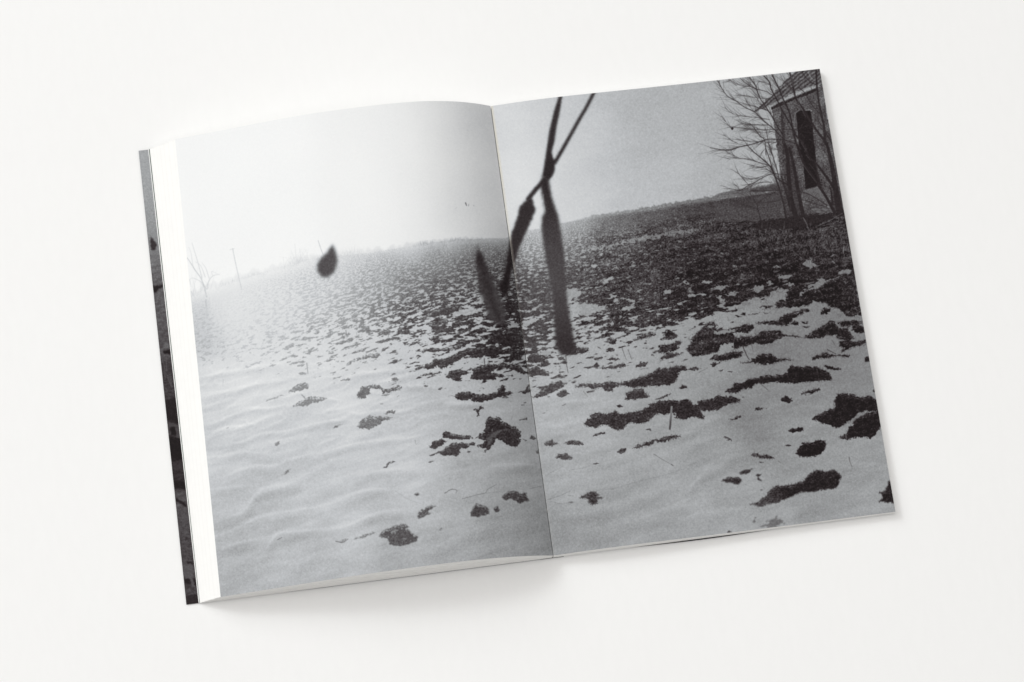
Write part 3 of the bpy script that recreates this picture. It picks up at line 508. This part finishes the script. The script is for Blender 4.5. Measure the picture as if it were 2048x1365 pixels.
lay(poly_mask(pts('X', '1310 740 1350 700 1450 690 1520 690 1540 760 1560 960 1590 1365 1360 1365 1330 1000'), .08), 34 + 4 * fine)
lay(poly_mask(pts('Y', '1290 0 1510 0 1530 200 1560 500 1590 620 1480 645 1370 680 1360 500 1320 150'), .08), 34 + 4 * fine)
lay(stroke_mask(pts('X', '1284 830 1290 740 1340 694'), 1.8, 1.8, .5), 128, .8)
lay(stroke_mask(pts('X', '1440 688 1520 684 1540 700'), 2, 2, .6), 160, .8)
lay(poly_mask(pts('Y', '1370 690 1590 630 1650 800 1560 830 1400 760'), .3), 112 + 10 * fine, .9)
lay(poly_mask(pts('Y', '1440 990 1560 950 1690 960 1690 1010 1560 1040'), .6), 128, .6, .8)
lay(poly_mask(pts('Y', '0 930 200 860 480 830 900 740 1000 760 1050 1120 600 1160 0 1170'), .8), 84 + 10 * fine, .75, 1.2)
lay(poly_mask(pts('Y', '180 870 300 830 560 840 640 900 520 960 300 950'), 1.2), 62 + 8 * fine, .6, 1.5)
lay(poly_mask(pts('Y', '480 700 700 640 960 600 960 700 560 720'), .8), 72 + 8 * fine, .8, .8)
lay(poly_mask(pts('Y', '600 1180 700 1150 1080 1100 1250 1070 1550 1050 1750 1040 1810 1090 1560 1210 1300 1270 1000 1290 700 1300 620 1260'), 1.0), 44 + 7 * fine, .95)
lay(poly_mask(pts('Y', '1040 0 1180 0 1220 300 1270 560 1340 1080 1060 1110 1040 800 1080 500'), .5), 56 + 12 * fine, .62)
lay(poly_mask(pts('Y', '1760 560 1840 600 1930 1040 1800 1040 1770 800'), .5), 50 + 8 * fine, .6)
TREES = '''X 2.0 1.0 1140 1140 1080 1090 950 960 800 840 680 720 520 640 380 540 260 470 170 340 130 250; X 2.4 1.2 1100 1050 1030 950 950 800 860 660 780 540 730 440 680 300 600 190; X 2.8 1.4 1480 1340 1400 1180 1310 1080 1250 950 1160 800 1080 660 1010 520 930 370 900 260 820 170; X 3.0 1.6 1370 1365 1310 1200 1260 1000 1220 780 1170 640 1100 500 1050 370 990 250 940 150;
X 3.4 2.2 1780 1200 1680 1080 1600 970 1500 820 1420 680 1310 530 1270 380 1240 220 1210 120; X 3.6 2.4 1750 1200 1730 950 1700 800 1650 560 1620 300 1610 70; X 2.0 1.2 1740 950 1700 790 1590 660 1500 540 1440 430 1340 340; X 2.2 1.4 1850 1190 1720 970 1650 860 1630 780; X 1.4 .9 960 470 860 410 720 370 600 320 470 220; X 1.3 .8 720 380 620 330 480 320 300 230; X 1.1 .7 900 520 700 500 560 470 390 450; X 1.4 .8 930 740 860 690 700 640 520 590 330 530; X 1.2 .7 900 830 700 800 520 780 340 740 220 640; X 1.0 .7 340 985 270 900 170 780; X 1.4 .8 880 915 720 910 560 910 400 840;
X 1.4 .8 1330 975 940 985 700 980 520 960 350 940; X 1.1 .7 960 1010 780 1030 640 990 450 990; X 1.0 .6 420 1190 330 1150 200 1060; X 2.0 .9 1380 1280 1300 1200 1120 1140 900 1130 800 1150 620 1210 440 1250 280 1300 0 1260; X 1.6 .9 850 1365 830 1150 760 1080 700 1000 600 880; X 1.4 .8 940 1365 900 1250 870 1100 840 950; X 1.0 .7 1000 1180 600 1160 400 1130; X 1.0 .6 400 320 300 240 200 260; X 1.6 1 1600 300 1500 240 1390 100; X 1.2 .8 1300 420 1200 330 1060 180; X 1.2 .8 1660 640 1560 560 1450 470; X 1.6 1 1840 1100 1760 1010 1650 940; X 1.3 1 1700 1060 1580 1040; X 1.0 .6 680 720 580 600 520 500; X 1 .6 860 690 740 560 640 360 560 200; X 1.2 .8 1690 800 1720 700 1740 640; X 1.2 .7 700 360 740 260 860 280 940 320;
Y 7.5 4.5 1230 1100 1160 850 1130 600 1110 350 1100 150 1060 0; Y 6.0 3.5 1340 1070 1290 850 1250 650 1220 450 1180 250 1130 50; Y 10.5 4 1905 1040 1870 900 1830 650 1790 400 1750 200 1700 0; Y 4.5 2.4 1810 1020 1680 780 1570 620 1450 430 1330 250 1250 0; Y 4.4 2.4 1850 740 1760 590 1640 420 1530 280 1440 200 1360 90; Y 2.8 1.8 1080 1120 1040 900 990 720 940 570 890 430 840 330; Y 2.4 1.2 840 330 760 250 600 120 480 0; Y 2.4 1.4 1050 950 1000 750 960 600 900 450 830 230 770 50; Y 1.8 1.2 980 560 940 380 880 180 830 0; Y 3.2 2.4 1150 1000 1090 750 1040 600 1010 480; Y 3 2 1780 900 1760 700 1740 640; Y 3 2 1600 640 1560 450 1530 300;
Y 2.2 1.4 700 1160 680 1080 650 980 640 920; Y 1.5 1.0 640 920 610 850 550 770 530 700; Y 1.3 .7 650 980 560 940 400 900 250 850; Y 1.4 .8 640 900 740 820 830 750 950 690; Y 1.2 .7 610 850 480 780 330 720; Y 1.1 .6 640 970 500 955 300 950; Y 1.3 .8 480 10 300 50 210 85 0 60; Y 1.5 .8 800 310 640 260 520 220 360 200 160 100; Y .9 .6 360 200 180 215; Y 1.0 .7 820 320 700 335 560 345; Y 1.0 .7 520 620 440 530 330 400; Y 1.6 1.1 1080 460 900 440 780 470 620 560 500 620 400 690; Y 1.1 .6 380 700 250 670 80 610; Y 1.0 .7 390 700 340 640 260 570; Y 1.1 .7 800 440 600 520 420 500; Y 1.2 .8 860 570 700 570 500 640;
Y 2.0 1.4 1700 920 1560 830 1420 750 1280 710 1080 700 900 690 700 700 540 700; Y 1.6 1.0 1700 950 1600 920 1450 870 1300 820; Y 1.3 .9 1700 965 1550 950 1380 960; Y 2.4 1.6 1100 600 1000 550 930 500; Y 1.4 .9 1130 790 1050 830 800 870 600 860; Y 1.4 1 1780 700 1680 630 1600 600; Y 1.2 .7 920 500 840 400 700 370; Y 1.2 .8 880 430 780 370 640 330 520 330; Y 1 .6 1240 130 1180 150; Y 1.2 .8 1250 200 1160 250; Y 1.0 .6 960 1060 930 900; Y 1.2 .8 1350 620 1300 680; Y 1.2 .8 1700 1020 1600 1000 1480 1000; Y 1.1 .7 1070 100 940 70 820 60; Y 1.2 .8 700 130 760 60; Y 1.4 1 1380 1100 1360 900; Y 1.4 1 1740 300 1700 150 1640 80; Y 1.4 1 1800 500 1840 350 1850 300'''
for tr in TREES.replace('\n', ' ').split(';'):
    fr, w0, w1, s = tr.strip().split(' ', 3)
    P = curve(pts(fr, s)); w0 = float(w0); w1 = float(w1)
    kw = 1.35 if w0 > 2.7 else 1.0 if w0 > 1.5 else .85
    lay(stroke_mask(P, w0 * kw, w1 * kw, .5), 44 if w0 > 2.2 else 50, .97 if w0 > 1.3 else .88)
    # side twigs
    seg = np.diff(P, axis=0); L = np.hypot(*seg.T).sum()
    if w0 < 4:
        for _ in range(int(L / 4.6)):
            i = rnd.randrange(len(seg)); x, y = P[i]; a = math.atan2(seg[i][1], seg[i][0])
            if x < 1575 and math.cos(a) > 0.2 or abs(math.cos(a)) <= .2 and math.sin(a) > 0 or x >= 1575 and math.sin(a) > 0: a += math.pi
            a += rnd.choice((-1, 1)) * rnd.uniform(.12, .5)
            l = rnd.uniform(12, 38) * (.8 if w0 < 1.2 else 1.1); q = [(x, y)]
            for _k in range(4):
                a += rnd.gauss(0, .11); x += l / 4 * math.cos(a); y += l / 4 * math.sin(a); q.append((x, y))
            lay(stroke_mask(np.array(q), .95, .5, .45), 62, .62)
for s, w, t in (('1560 1230 1740 1150 1930 1040', 1.4, 116), ('1600 1275 1780 1240 1985 1212', 1.4, 122), ('1640 1230 1800 1180 1970 1110', 1.2, 98), ('1700 1260 1990 1150', 1.1, 92), ('1340 1110 1390 1200 1425 1300', 1.6, 122), ('710 1260 715 1170', 1.0, 105), ('830 1280 850 1180', 1.0, 105), ('1045 1280 1050 1165', 1.1, 110), ('1440 1280 1460 1160', 1.2, 108), ('780 1270 760 1300', 1, 105)):
    stroke('Y', s, w, w * .6, t, .85)
for s, w, t in (('1230 150 1245 240 1262 330', 1.2, 138), ('1330 560 1400 690 1450 790', 1.1, 116), ('1130 330 1200 380 1290 480', 1.3, 122), ('1490 110 1530 190 1580 240', 1.4, 165), ('1080 480 1130 590', 1.1, 120), ('1380 1180 1440 1280', 1.0, 120), ('1400 900 1380 960', 1, 92), ('1440 930 1500 930', 1, 84), ('1400 1060 1440 1110', 1, 88), ('1500 1130 1560 1160', 1, 88), ('1380 1040 1350 1080', 1, 80)):
    stroke('X', s, w, w * .7, t, .7)
for s, t in (('1380 150 1450 240', 110), ('1330 290 1420 420 1540 570', 108), ('1390 60 1350 110', 100), ('1430 290 1520 400', 84)):
    stroke('Y', s, 1.1, .8, t, .6)
lay(poly_mask(pts('X', '312 965 325 945 352 950 360 968 345 990 325 985'), .2), 40, .95)

for _ in range(150):
    cx, sp, hh = rnd.choice(((700, 40, 22), (595, 24, 32), (850, 26, 9), (905, 40, 7), (398, 26, 60), (640, 16, 12), (455, 30, 8)))
    x = rnd.gauss(cx, sp * .5); yb_ = float(np.interp(x, HZ[:, 0], HZ[:, 1])) + rnd.uniform(0, 6); l = rnd.uniform(.3, 1) * hh; g_ = rnd.gauss(0, .45)
    lay(stroke_mask(np.array([(x, yb_), (x + l * .4 * math.sin(g_), yb_ - l * .5), (x + l * math.sin(g_), yb_ - l * math.cos(g_))]), .9, .5, .5), 205 if x < 780 else 170, .5)

# ---- far pale tree, pole and shrubs in the mist (left-hand page)
for s, w in (('742 610 720 520 690 440 640 370 590 290 565 255', 2.2), ('700 440 670 320 640 220 610 120', 1.3), ('740 540 700 480 620 440 585 455', 1.2), ('750 540 762 470 800 420 860 405', 1.3), ('730 430 690 330 640 290', 1.1), ('765 440 735 350 700 300', 1.1), ('720 520 690 480', 1), ('640 370 620 330 600 210 580 160', 1), ('800 420 790 380 860 410', .8), ('735 640 740 720', 3), ('590 460 600 520', .9), ('600 560 640 620', .9)):
    stroke('E', s, w, w * .6, 196, .8, .8)
stroke('E', '980 172 1010 320 1062 545', 1.7, 1.3, 203, .85, .7); stroke('E', '955 182 995 172', 1.2, 1.2, 210, .8)
stroke('E', '1758 98 1785 180 1812 245', 1.2, 1.0, 186, .85); stroke('E', '1545 130 1555 250 1560 400', 1.0, .8, 218, .7); stroke('E', '1440 250 1450 350', 1.0, .8, 222, .7); stroke('E', '1590 170 1600 300', 1.0, .8, 220, .7)
m = np.clip((418 + (PY - 590) * 0.05 - PX) / 8 + .5, 0, 1) * np.clip((PY - 580) / 30, 0, 1) * np.clip((720 - PY) / 40, 0, 1)
img -= 6 * m
stroke('B', '1280 1030 1288 1055', 2.2, 1.4, 92, .9); stroke('B', '1310 1042 1305 1058', 1.2, 1.0, 140, .8); stroke('B', '1352 1050 1356 1058', 1.2, 1.0, 150, .7); stroke('B', '1190 1080 1200 1070', 1, 1, 190, .6)

img = blur(img, 0.3)

# ---- the out-of-focus pods and string hanging close to the lens
def soft_shape(polys, sig, tone, alpha=1.0):
    global img
    m = np.zeros_like(img)
    for mk in polys:
        if mk: m[mk[0]] = np.maximum(m[mk[0]], mk[1])
    m = blur(m, sig); img += (tone - img) * m * alpha
pod_tone = field(tri('1090 360 42, 1090 420 50, 1100 460 66, 1100 500 76, 1110 560 82, 1120 620 70, 1125 660 58, 1130 690 48, 1125 560 72, 1050 420 44, 1030 480 44, 1015 540 40, 1008 575 36, 1110 250 50, 1085 340 42')) + 4 * fine
soft_shape([poly_mask(pts('C', '538 280 566 280 545 420 515 560 495 700 470 790 480 840 500 880 498 960 480 1010 440 1055 385 1010 400 930 420 800 450 600 490 430'), 0),
            stroke_mask(curve(pts('C', '862 238 790 380 720 500 620 680 500 890')), 6.2, 7.0, .5),
            stroke_mask(pts('C', '400 1055 330 1130 258 1220'), 8.2, 8.6, .5)], 1.9, pod_tone)
soft_shape([poly_mask(pts('P', '1063 396 1071 419 1063 441 1054 460 1036.7 499.6 1028 528 1021 548 1016 583 1010 590 1001 585 999 576 1010 548 1014.8 515 1019 486 1023.5 464 1030 448 1041 413 1054 399'), .35)], 2.2, pod_tone)
soft_shape([poly_mask(pts('P', '1084 352 1097 356 1103 393 1110 416 1116.5 433 1121 459 1127.4 499 1129.6 536 1132 576 1136 613 1143 653 1149 686 1152 698 1140 710 1122 709 1112 694 1110 660 1105 598 1099 560 1092 523 1088 494 1083.5 461 1083.5 439.5 1090 424 1086 400 1081 375'), .25)], 2.8, pod_tone)
soft_shape([poly_mask(pts('F', '1372 250 1398 185 1428 215 1450 270 1505 400 1560 520 1612 640 1652 760 1640 840 1560 870 1490 800 1448 680 1412 560 1388 420 1372 300'), .3)], 3.2, field([(952, 510, 50), (965, 560, 64), (985, 610, 76), (1000, 645, 84)], 2, 60) + 5 * fine2, .97)
soft_shape([stroke_mask(pts('F', '1385 150 1398 230'), 3, 5, .5), stroke_mask(curve(pts('F', '1400 230 1430 330 1480 500 1530 680 1580 810')), 6, 11, .5)], 3.4, 52, .75)
soft_shape([poly_mask(pts('E', '1890 130 1915 200 1935 290 1910 380 1850 432 1790 428 1748 370 1750 310 1790 250 1840 210 1870 160'), .2)], 3.0, 82 + 4 * fine)
lay(stroke_mask(pts('C', '395 1180 392 1240 412 1330'), 2, 2, 1.2), 205, .3)

# ---- the strip of cover photograph showing beside the fore-edge
sxl = np.interp(PY[:, 0], [302, 1210], [277, 373])[:, None]
strip = (PX > sxl - 6) & (PX < sxl + 31)
st = np.interp(PY, [295, 380, 455, 475, 500, 540, 570, 580, 640, 690, 705, 725, 760, 800, 830, 845, 860, 900, 930, 950, 975, 985, 1000, 1040, 1100, 1150, 1165, 1185, 1215],
               [168, 163, 150, 140, 128, 108, 96, 96, 92, 80, 92, 66, 60, 66, 44, 40, 44, 32, 30, 50, 34, 78, 82, 78, 72, 76, 62, 72, 50]).astype(np.float32)
st = st + (5 * fine + 7 * fine2) * (PY > 475) + 3 * fine * (PY <= 475)
img = np.where(strip, st, img)
SOFT = '''E 232 60 290 130 275 190 240 185,45; E 250 512 352 498 352 518 305 535 290 570 255 575,28; E 345 1020 390 1015 410 1050 400 1080 350 1080,104; E 345 1105 415 1088 420 1140 350 1125,22; I 360 370 470 340 500 590 380 545,34; I 385 555 500 600 505 720 395 680,78; I 405 615 455 610 470 690 420 690,24; I 400 700 520 730 530 905 410 880,28; I 415 930 520 910 535 1020 440 1000,58; I 440 1100 560 1120 560 1180 440 1155,28; M 455 172 480 178 570 232 570 250 480 205 455 190,26;
M 565 745 615 755 612 775 575 768,24; M 530 895 650 905 660 970 540 940,30; M 575 880 605 870 645 980 610 975,92; M 545 520 580 515 575 550 550 550,50; M 525 770 600 760 630 830 600 900 540 900,88; M 545 1060 670 1040 670 1130 550 1140,42; M 510 330 590 320 580 400 530 390,82'''
for q in SOFT.replace('\n', ' ').split(';'):
    q, t = q.rsplit(',', 1); fr, s = q.strip().split(' ', 1); mk = poly_mask(pts(fr, s), .4)
    if mk: lay((mk[0], mk[1] * strip[mk[0]]), float(t) + 4 * fine, .9, 1.0)
for s in ('330 1160 360 1250 365 1365', '375 1150 380 1290'): lay(stroke_mask(pts('E', s), 1.5, 1.5, .6), 104, .6)
for k in range(6): lay(stroke_mask(curve(pts('I', f'{345 + 14 * k} {200 - 20 * k} {370 + 10 * k} {120 + 10 * k} {400 + 6 * k} {200 + 12 * k}')), 1.3, 1.3, .6), 92, .45)
lay(stroke_mask(pts('E', '230 352 340 345'), 1.2, 1.2, .6), 130, .5); lay(stroke_mask(pts('E', '268 640 360 625'), 1.6, 1.2, .6), 112, .5)

# ---- film grain and ink colour
g = blur(rng.standard_normal(img.shape).astype(np.float32), 0.75); g /= g.std()
amp = np.interp(img, [20, 60, 120, 180, 225, 248], [2.0, 3.8, 5.2, 4.4, 1.6, 0.4])
img = np.clip(img + g * amp, 22, 250)
ink = [np.interp(img, [20, 45, 100, 150, 200, 250], c) for c in
       ([16, 43, 97, 148, 199, 252], [10, 36, 95, 150, 202, 253], [11, 38, 97, 152, 206, 253])]
plate = np.stack(ink, -1)

def cam_px(P):
    """photograph position of points on the page (used to flatten the tracing onto the paper)"""
    cx, sx_ = math.cos(CAM_ROT[0]), math.sin(CAM_ROT[0]); cy, sy_ = math.cos(CAM_ROT[1]), math.sin(CAM_ROT[1]); cz, sz_ = math.cos(CAM_ROT[2]), math.sin(CAM_ROT[2])
    R = (np.array([[cz, -sz_, 0], [sz_, cz, 0], [0, 0, 1]]) @ np.array([[cy, 0, sy_], [0, 1, 0], [-sy_, 0, cy]]) @ np.array([[1, 0, 0], [0, cx, -sx_], [0, sx_, cx]]))
    q = (P - np.array(CAM_POS)) @ R
    return 1024 - FOCAL_PX * q[..., 0] / q[..., 2], 682.5 + FOCAL_PX * q[..., 1] / q[..., 2]

GAIN = 1.0
def page_art(name, u, z, s, nx, ny, y0=0.0, y1=HGT, flip=False, skew=0.0):
    """flattened print for a sheet whose section runs through (u, z) at paper length s"""
    q = (np.arange(nx) + .5) / nx * s[-1]
    if flip: q = q[::-1]
    uu = np.interp(q, s, u); zz = np.interp(q, s, z); v = y0 + (np.arange(ny) + .5) / ny * (y1 - y0)
    P = np.empty((ny, nx, 3)); P[..., 0] = uu[None] + skew * (v[:, None] / HGT) * (q[None] / s[-1]) ** 2; P[..., 1] = v[:, None]; P[..., 2] = zz[None]
    ax, ay = cam_px(P)
    ax = np.clip(ax - X0, 0, W - 1.001); ay = np.clip(ay - Y0, 0, Hh - 1.001)
    i, j = ay.astype(int), ax.astype(int); ty_, tx_ = (ay - i)[..., None], (ax - j)[..., None]
    a = (plate[i, j] * (1 - ty_) * (1 - tx_) + plate[i + 1, j] * ty_ * (1 - tx_) + plate[i, j + 1] * (1 - ty_) * tx_ + plate[i + 1, j + 1] * ty_ * tx_)
    return a / 255.0

def to_image(name, a):
    h, w = a.shape[:2]
    im = bpy.data.images.new(name, w, h, alpha=False)
    im.pixels.foreach_set(np.concatenate([np.clip(a, 0, 1), np.ones((h, w, 1))], -1).astype(np.float32).ravel())
    im.update(); im.pack()
    return im

def print_mat(name, im, gain=0.835, rough=0.55, spec=0.1):
    m, nt, b = mat(name, (0.5, 0.5, 0.5), rough, spec)
    t = nt.nodes.new('ShaderNodeTexImage'); t.image = im; t.interpolation = 'Cubic'; t.extension = 'EXTEND'
    uv = nt.nodes.new('ShaderNodeUVMap'); uv.uv_map = 'page'
    mx = nt.nodes.new('ShaderNodeMix'); mx.data_type = 'RGBA'; mx.blend_type = 'MULTIPLY'; mx.inputs['Factor'].default_value = 1
    mx.inputs['B'].default_value = (gain, gain, gain, 1)
    nt.links.new(uv.outputs['UV'], t.inputs['Vector']); nt.links.new(t.outputs['Color'], mx.inputs['A'])
    nt.links.new(mx.outputs['Result'], b.inputs['Base Color'])
    add_bump(nt, b, 1500, 0.00004, 0.15)
    return m

# ------------------------------------------------------------------ geometry helpers
def link(name, verts, faces, mats, parent=None, fmat=None, uvs=None, smooth=True):
    me = bpy.data.meshes.new(name)
    me.from_pydata([tuple(c * MM for c in v) for v in verts], [], faces)
    for m in mats: me.materials.append(m)
    if fmat is not None: me.polygons.foreach_set('material_index', fmat)
    if uvs is not None:
        ul = me.uv_layers.new(name='page')
        vi = np.zeros(len(me.loops), np.int32); me.loops.foreach_get('vertex_index', vi)
        ul.data.foreach_set('uv', np.asarray(uvs, np.float32)[vi].ravel())
    if smooth: me.polygons.foreach_set('use_smooth', [True] * len(me.polygons))
    me.update()
    o = bpy.data.objects.new(name, me); sc.collection.objects.link(o)
    if parent: o.parent = parent
    return o

def sheet(name, u, z, thick, y0, y1, mats, parent, nv=1, top_mat=0, side_mat=0, s=None, skew=0.0, flip=False):
    """a sheet of paper or card: section (u, z) swept from y0 to y1, with thickness below"""
    n = len(u); thick = np.broadcast_to(np.asarray(thick, float), (n,))
    y0 = np.broadcast_to(np.asarray(y0, float), (n,)); y1 = np.broadcast_to(np.asarray(y1, float), (n,))
    V, UV = [], []
    ss = np.linspace(0, 1, n) if s is None else np.asarray(s) / s[-1]
    if flip: ss = 1 - ss
    for lay_ in (0, 1):
        for j in range(nv + 1):
            f = j / nv
            for i in range(n):
                V.append((u[i] + skew * f * (1 - ss[i] if flip else ss[i]) ** 2, y0[i] + (y1[i] - y0[i]) * f, z[i] - (thick[i] if lay_ else 0)))
                UV.append((ss[i], f))
    F, FM = [], []
    rev = u[-1] < u[0]
    def idx(l, j, i): return l * (nv + 1) * n + j * n + i
    def add(f, m): F.append(f[::-1] if rev else f); FM.append(m)
    for j in range(nv):
        for i in range(n - 1):
            add((idx(0, j, i), idx(0, j, i + 1), idx(0, j + 1, i + 1), idx(0, j + 1, i)), top_mat)
            add((idx(1, j, i), idx(1, j + 1, i), idx(1, j + 1, i + 1), idx(1, j, i + 1)), side_mat)
        for i, r in ((0, True), (n - 1, False)):
            f = (idx(0, j, i), idx(0, j + 1, i), idx(1, j + 1, i), idx(1, j, i))
            add(f if r else f[::-1], side_mat)
    for i in range(n - 1):
        for j, r in ((0, False), (nv, True)):
            f = (idx(0, j, i), idx(1, j, i), idx(1, j, i + 1), idx(0, j, i + 1))
            add(f[::-1] if r else f, side_mat)
    o = link(name, V, F, mats, parent, FM, UV, smooth=False)
    # smooth only the broad faces, keep the cut edges crisp
    me = o.data
    nrm = np.zeros(len(me.polygons) * 3, np.float32); me.polygons.foreach_get('normal', nrm)
    me.polygons.foreach_set('use_smooth', (np.abs(nrm.reshape(-1, 3)[:, 1]) < 0.5).tolist())
    me.set_sharp_from_angle(angle=math.radians(40))
    return o

# ------------------------------------------------------------------ table
n = 2
table = link('white_table', [(-1500, -1200, 0), (1500, -1200, 0), (1500, 1500, 0), (-1500, 1500, 0), (-1500, -1200, -20), (1500, -1200, -20), (1500, 1500, -20), (-1500, 1500, -20)],
             [(0, 1, 2, 3), (7, 6, 5, 4), (0, 4, 5, 1), (1, 5, 6, 2), (2, 6, 7, 3), (3, 7, 4, 0)], [M_TABLE], smooth=False)
table['kind'] = 'structure'; table['label'] = 'plain white tabletop under the open book'

# ------------------------------------------------------------------ book
book = bpy.data.objects.new('open_book', None); sc.collection.objects.link(book)
book['label'] = 'open softcover photography book showing a snowy field across both pages'
book['category'] = 'book'

uL, zL, sL = leaf_curve(z_left, -1, LEN_L, 1.0)
uR, zR, sR = leaf_curve(z_right, 1, LEN_R, 1.0)
artL = page_art('left', uL, zL, sL, 960, 1280, flip=True, skew=2.0)
artR = page_art('right', uR, zR, sR, 960, 1280)
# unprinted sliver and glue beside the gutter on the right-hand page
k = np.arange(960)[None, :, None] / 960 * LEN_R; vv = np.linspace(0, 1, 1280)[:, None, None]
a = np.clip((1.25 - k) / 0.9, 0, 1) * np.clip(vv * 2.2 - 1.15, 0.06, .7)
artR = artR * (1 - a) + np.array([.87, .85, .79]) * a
M_LEFT = print_mat('left_page_print', to_image('left_page_art', artL))
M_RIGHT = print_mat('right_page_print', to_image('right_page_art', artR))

page_l = sheet('left_page', uL, zL, 0.14, 0, HGT, [M_LEFT, M_PAPER], book, nv=24, top_mat=0, side_mat=1, s=sL, skew=2.0, flip=True)
page_l['label'] = 'curved left page printed with pale misty snow field'
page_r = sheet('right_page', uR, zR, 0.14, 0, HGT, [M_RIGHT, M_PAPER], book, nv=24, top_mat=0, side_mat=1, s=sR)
page_r['label'] = 'flat right page printed with dark ploughed field, house and bare trees'

def block(zfun, sign, length, count, grow, jit, k0, k1):
    r = random.Random(3 if sign < 0 else 4)
    for i in range(count):
        t1 = 1 - i / count - 0.012
        u, z, s = leaf_curve(zfun, sign, length + grow * (i + .6) / count + r.uniform(-jit, jit), t1, 48)
        gap = (zfun(u) - COVER_Z) / count
        j0, j1 = r.uniform(-.12, .12), r.uniform(-.12, .12)
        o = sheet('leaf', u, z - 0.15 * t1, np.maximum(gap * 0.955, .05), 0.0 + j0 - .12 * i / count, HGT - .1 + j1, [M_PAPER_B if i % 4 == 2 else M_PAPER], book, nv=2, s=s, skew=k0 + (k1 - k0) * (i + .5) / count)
block(z_left, -1, LEN_L, 30, 3.4, .12, 2.0, -1.1)
block(z_right, 1, LEN_R, 9, .35, .06, 0, 0)

# endpaper: a dark hairline between the block and the last white leaf
uu = np.linspace(-1, -LEN_L - 3.55, 30)
sheet('endpaper', uu, np.full(30, COVER_Z + .22) + .25 * (-uu / 169), 0.14, 0, HGT, [M_ENDPAPER], book, skew=-1.1)
uu = np.linspace(-1, -LEN_L - 4.0, 30)
sheet('flyleaf', uu, np.full(30, COVER_Z + .06) + .1 * (-uu / 169), 0.14, 0, HGT, [M_PAPER], book, skew=-1.1)

# covers
uc = np.linspace(-6.0, -174.4, 60); zc = np.full(60, 0.62); scv = -(uc + 6.0)
artC = page_art('flap', uc, zc, scv, 1000, 1280, flip=True)
M_FLAP = print_mat('cover_print', to_image('cover_art', artC))
fc = sheet('front_cover', uc, zc, 0.55, -.32 * np.clip((uc + 150) / 40, 0, 1), HGT, [M_FLAP, M_COVER], book, nv=1, top_mat=0, side_mat=1, s=scv, flip=True)
fc['label'] = 'front cover with a narrow strip of dark printed photograph showing'
us = np.linspace(-5.9, 5.4, 8)
sheet('spine', us, 0.62 + 0 * us, 0.55, -.35, HGT, [M_COVER], book)
ub = np.linspace(5.5, 165.2, 60)
bow = np.exp(-((ub - 72) / 36.0) ** 2) * 1.0
bc = sheet('back_cover', ub, 0.62 + 0 * ub, 0.55, 0.25 - bow, HGT - .4, [M_COVER], book)

# sewing thread showing in the gutter fold
for v in (172, 84, 22):
    c = np.linspace(0, 1, 7)
    V, F = [], []
    for i, t in enumerate(c):
        for k_ in range(5):
            a_ = 2 * math.pi * k_ / 5
            V.append((0.02 + .13 * math.cos(a_), v + 1.6 * (t - .5), 5.3 + .2 * math.sin(math.pi * t) + .13 * math.sin(a_)))
        if i:
            for k_ in range(5):
                F.append((5 * (i - 1) + k_, 5 * (i - 1) + (k_ + 1) % 5, 5 * i + (k_ + 1) % 5, 5 * i + k_))
    F += [tuple(range(4, -1, -1)), tuple(range(30, 35))]
    link('stitch', V, F, [M_THREAD], book)
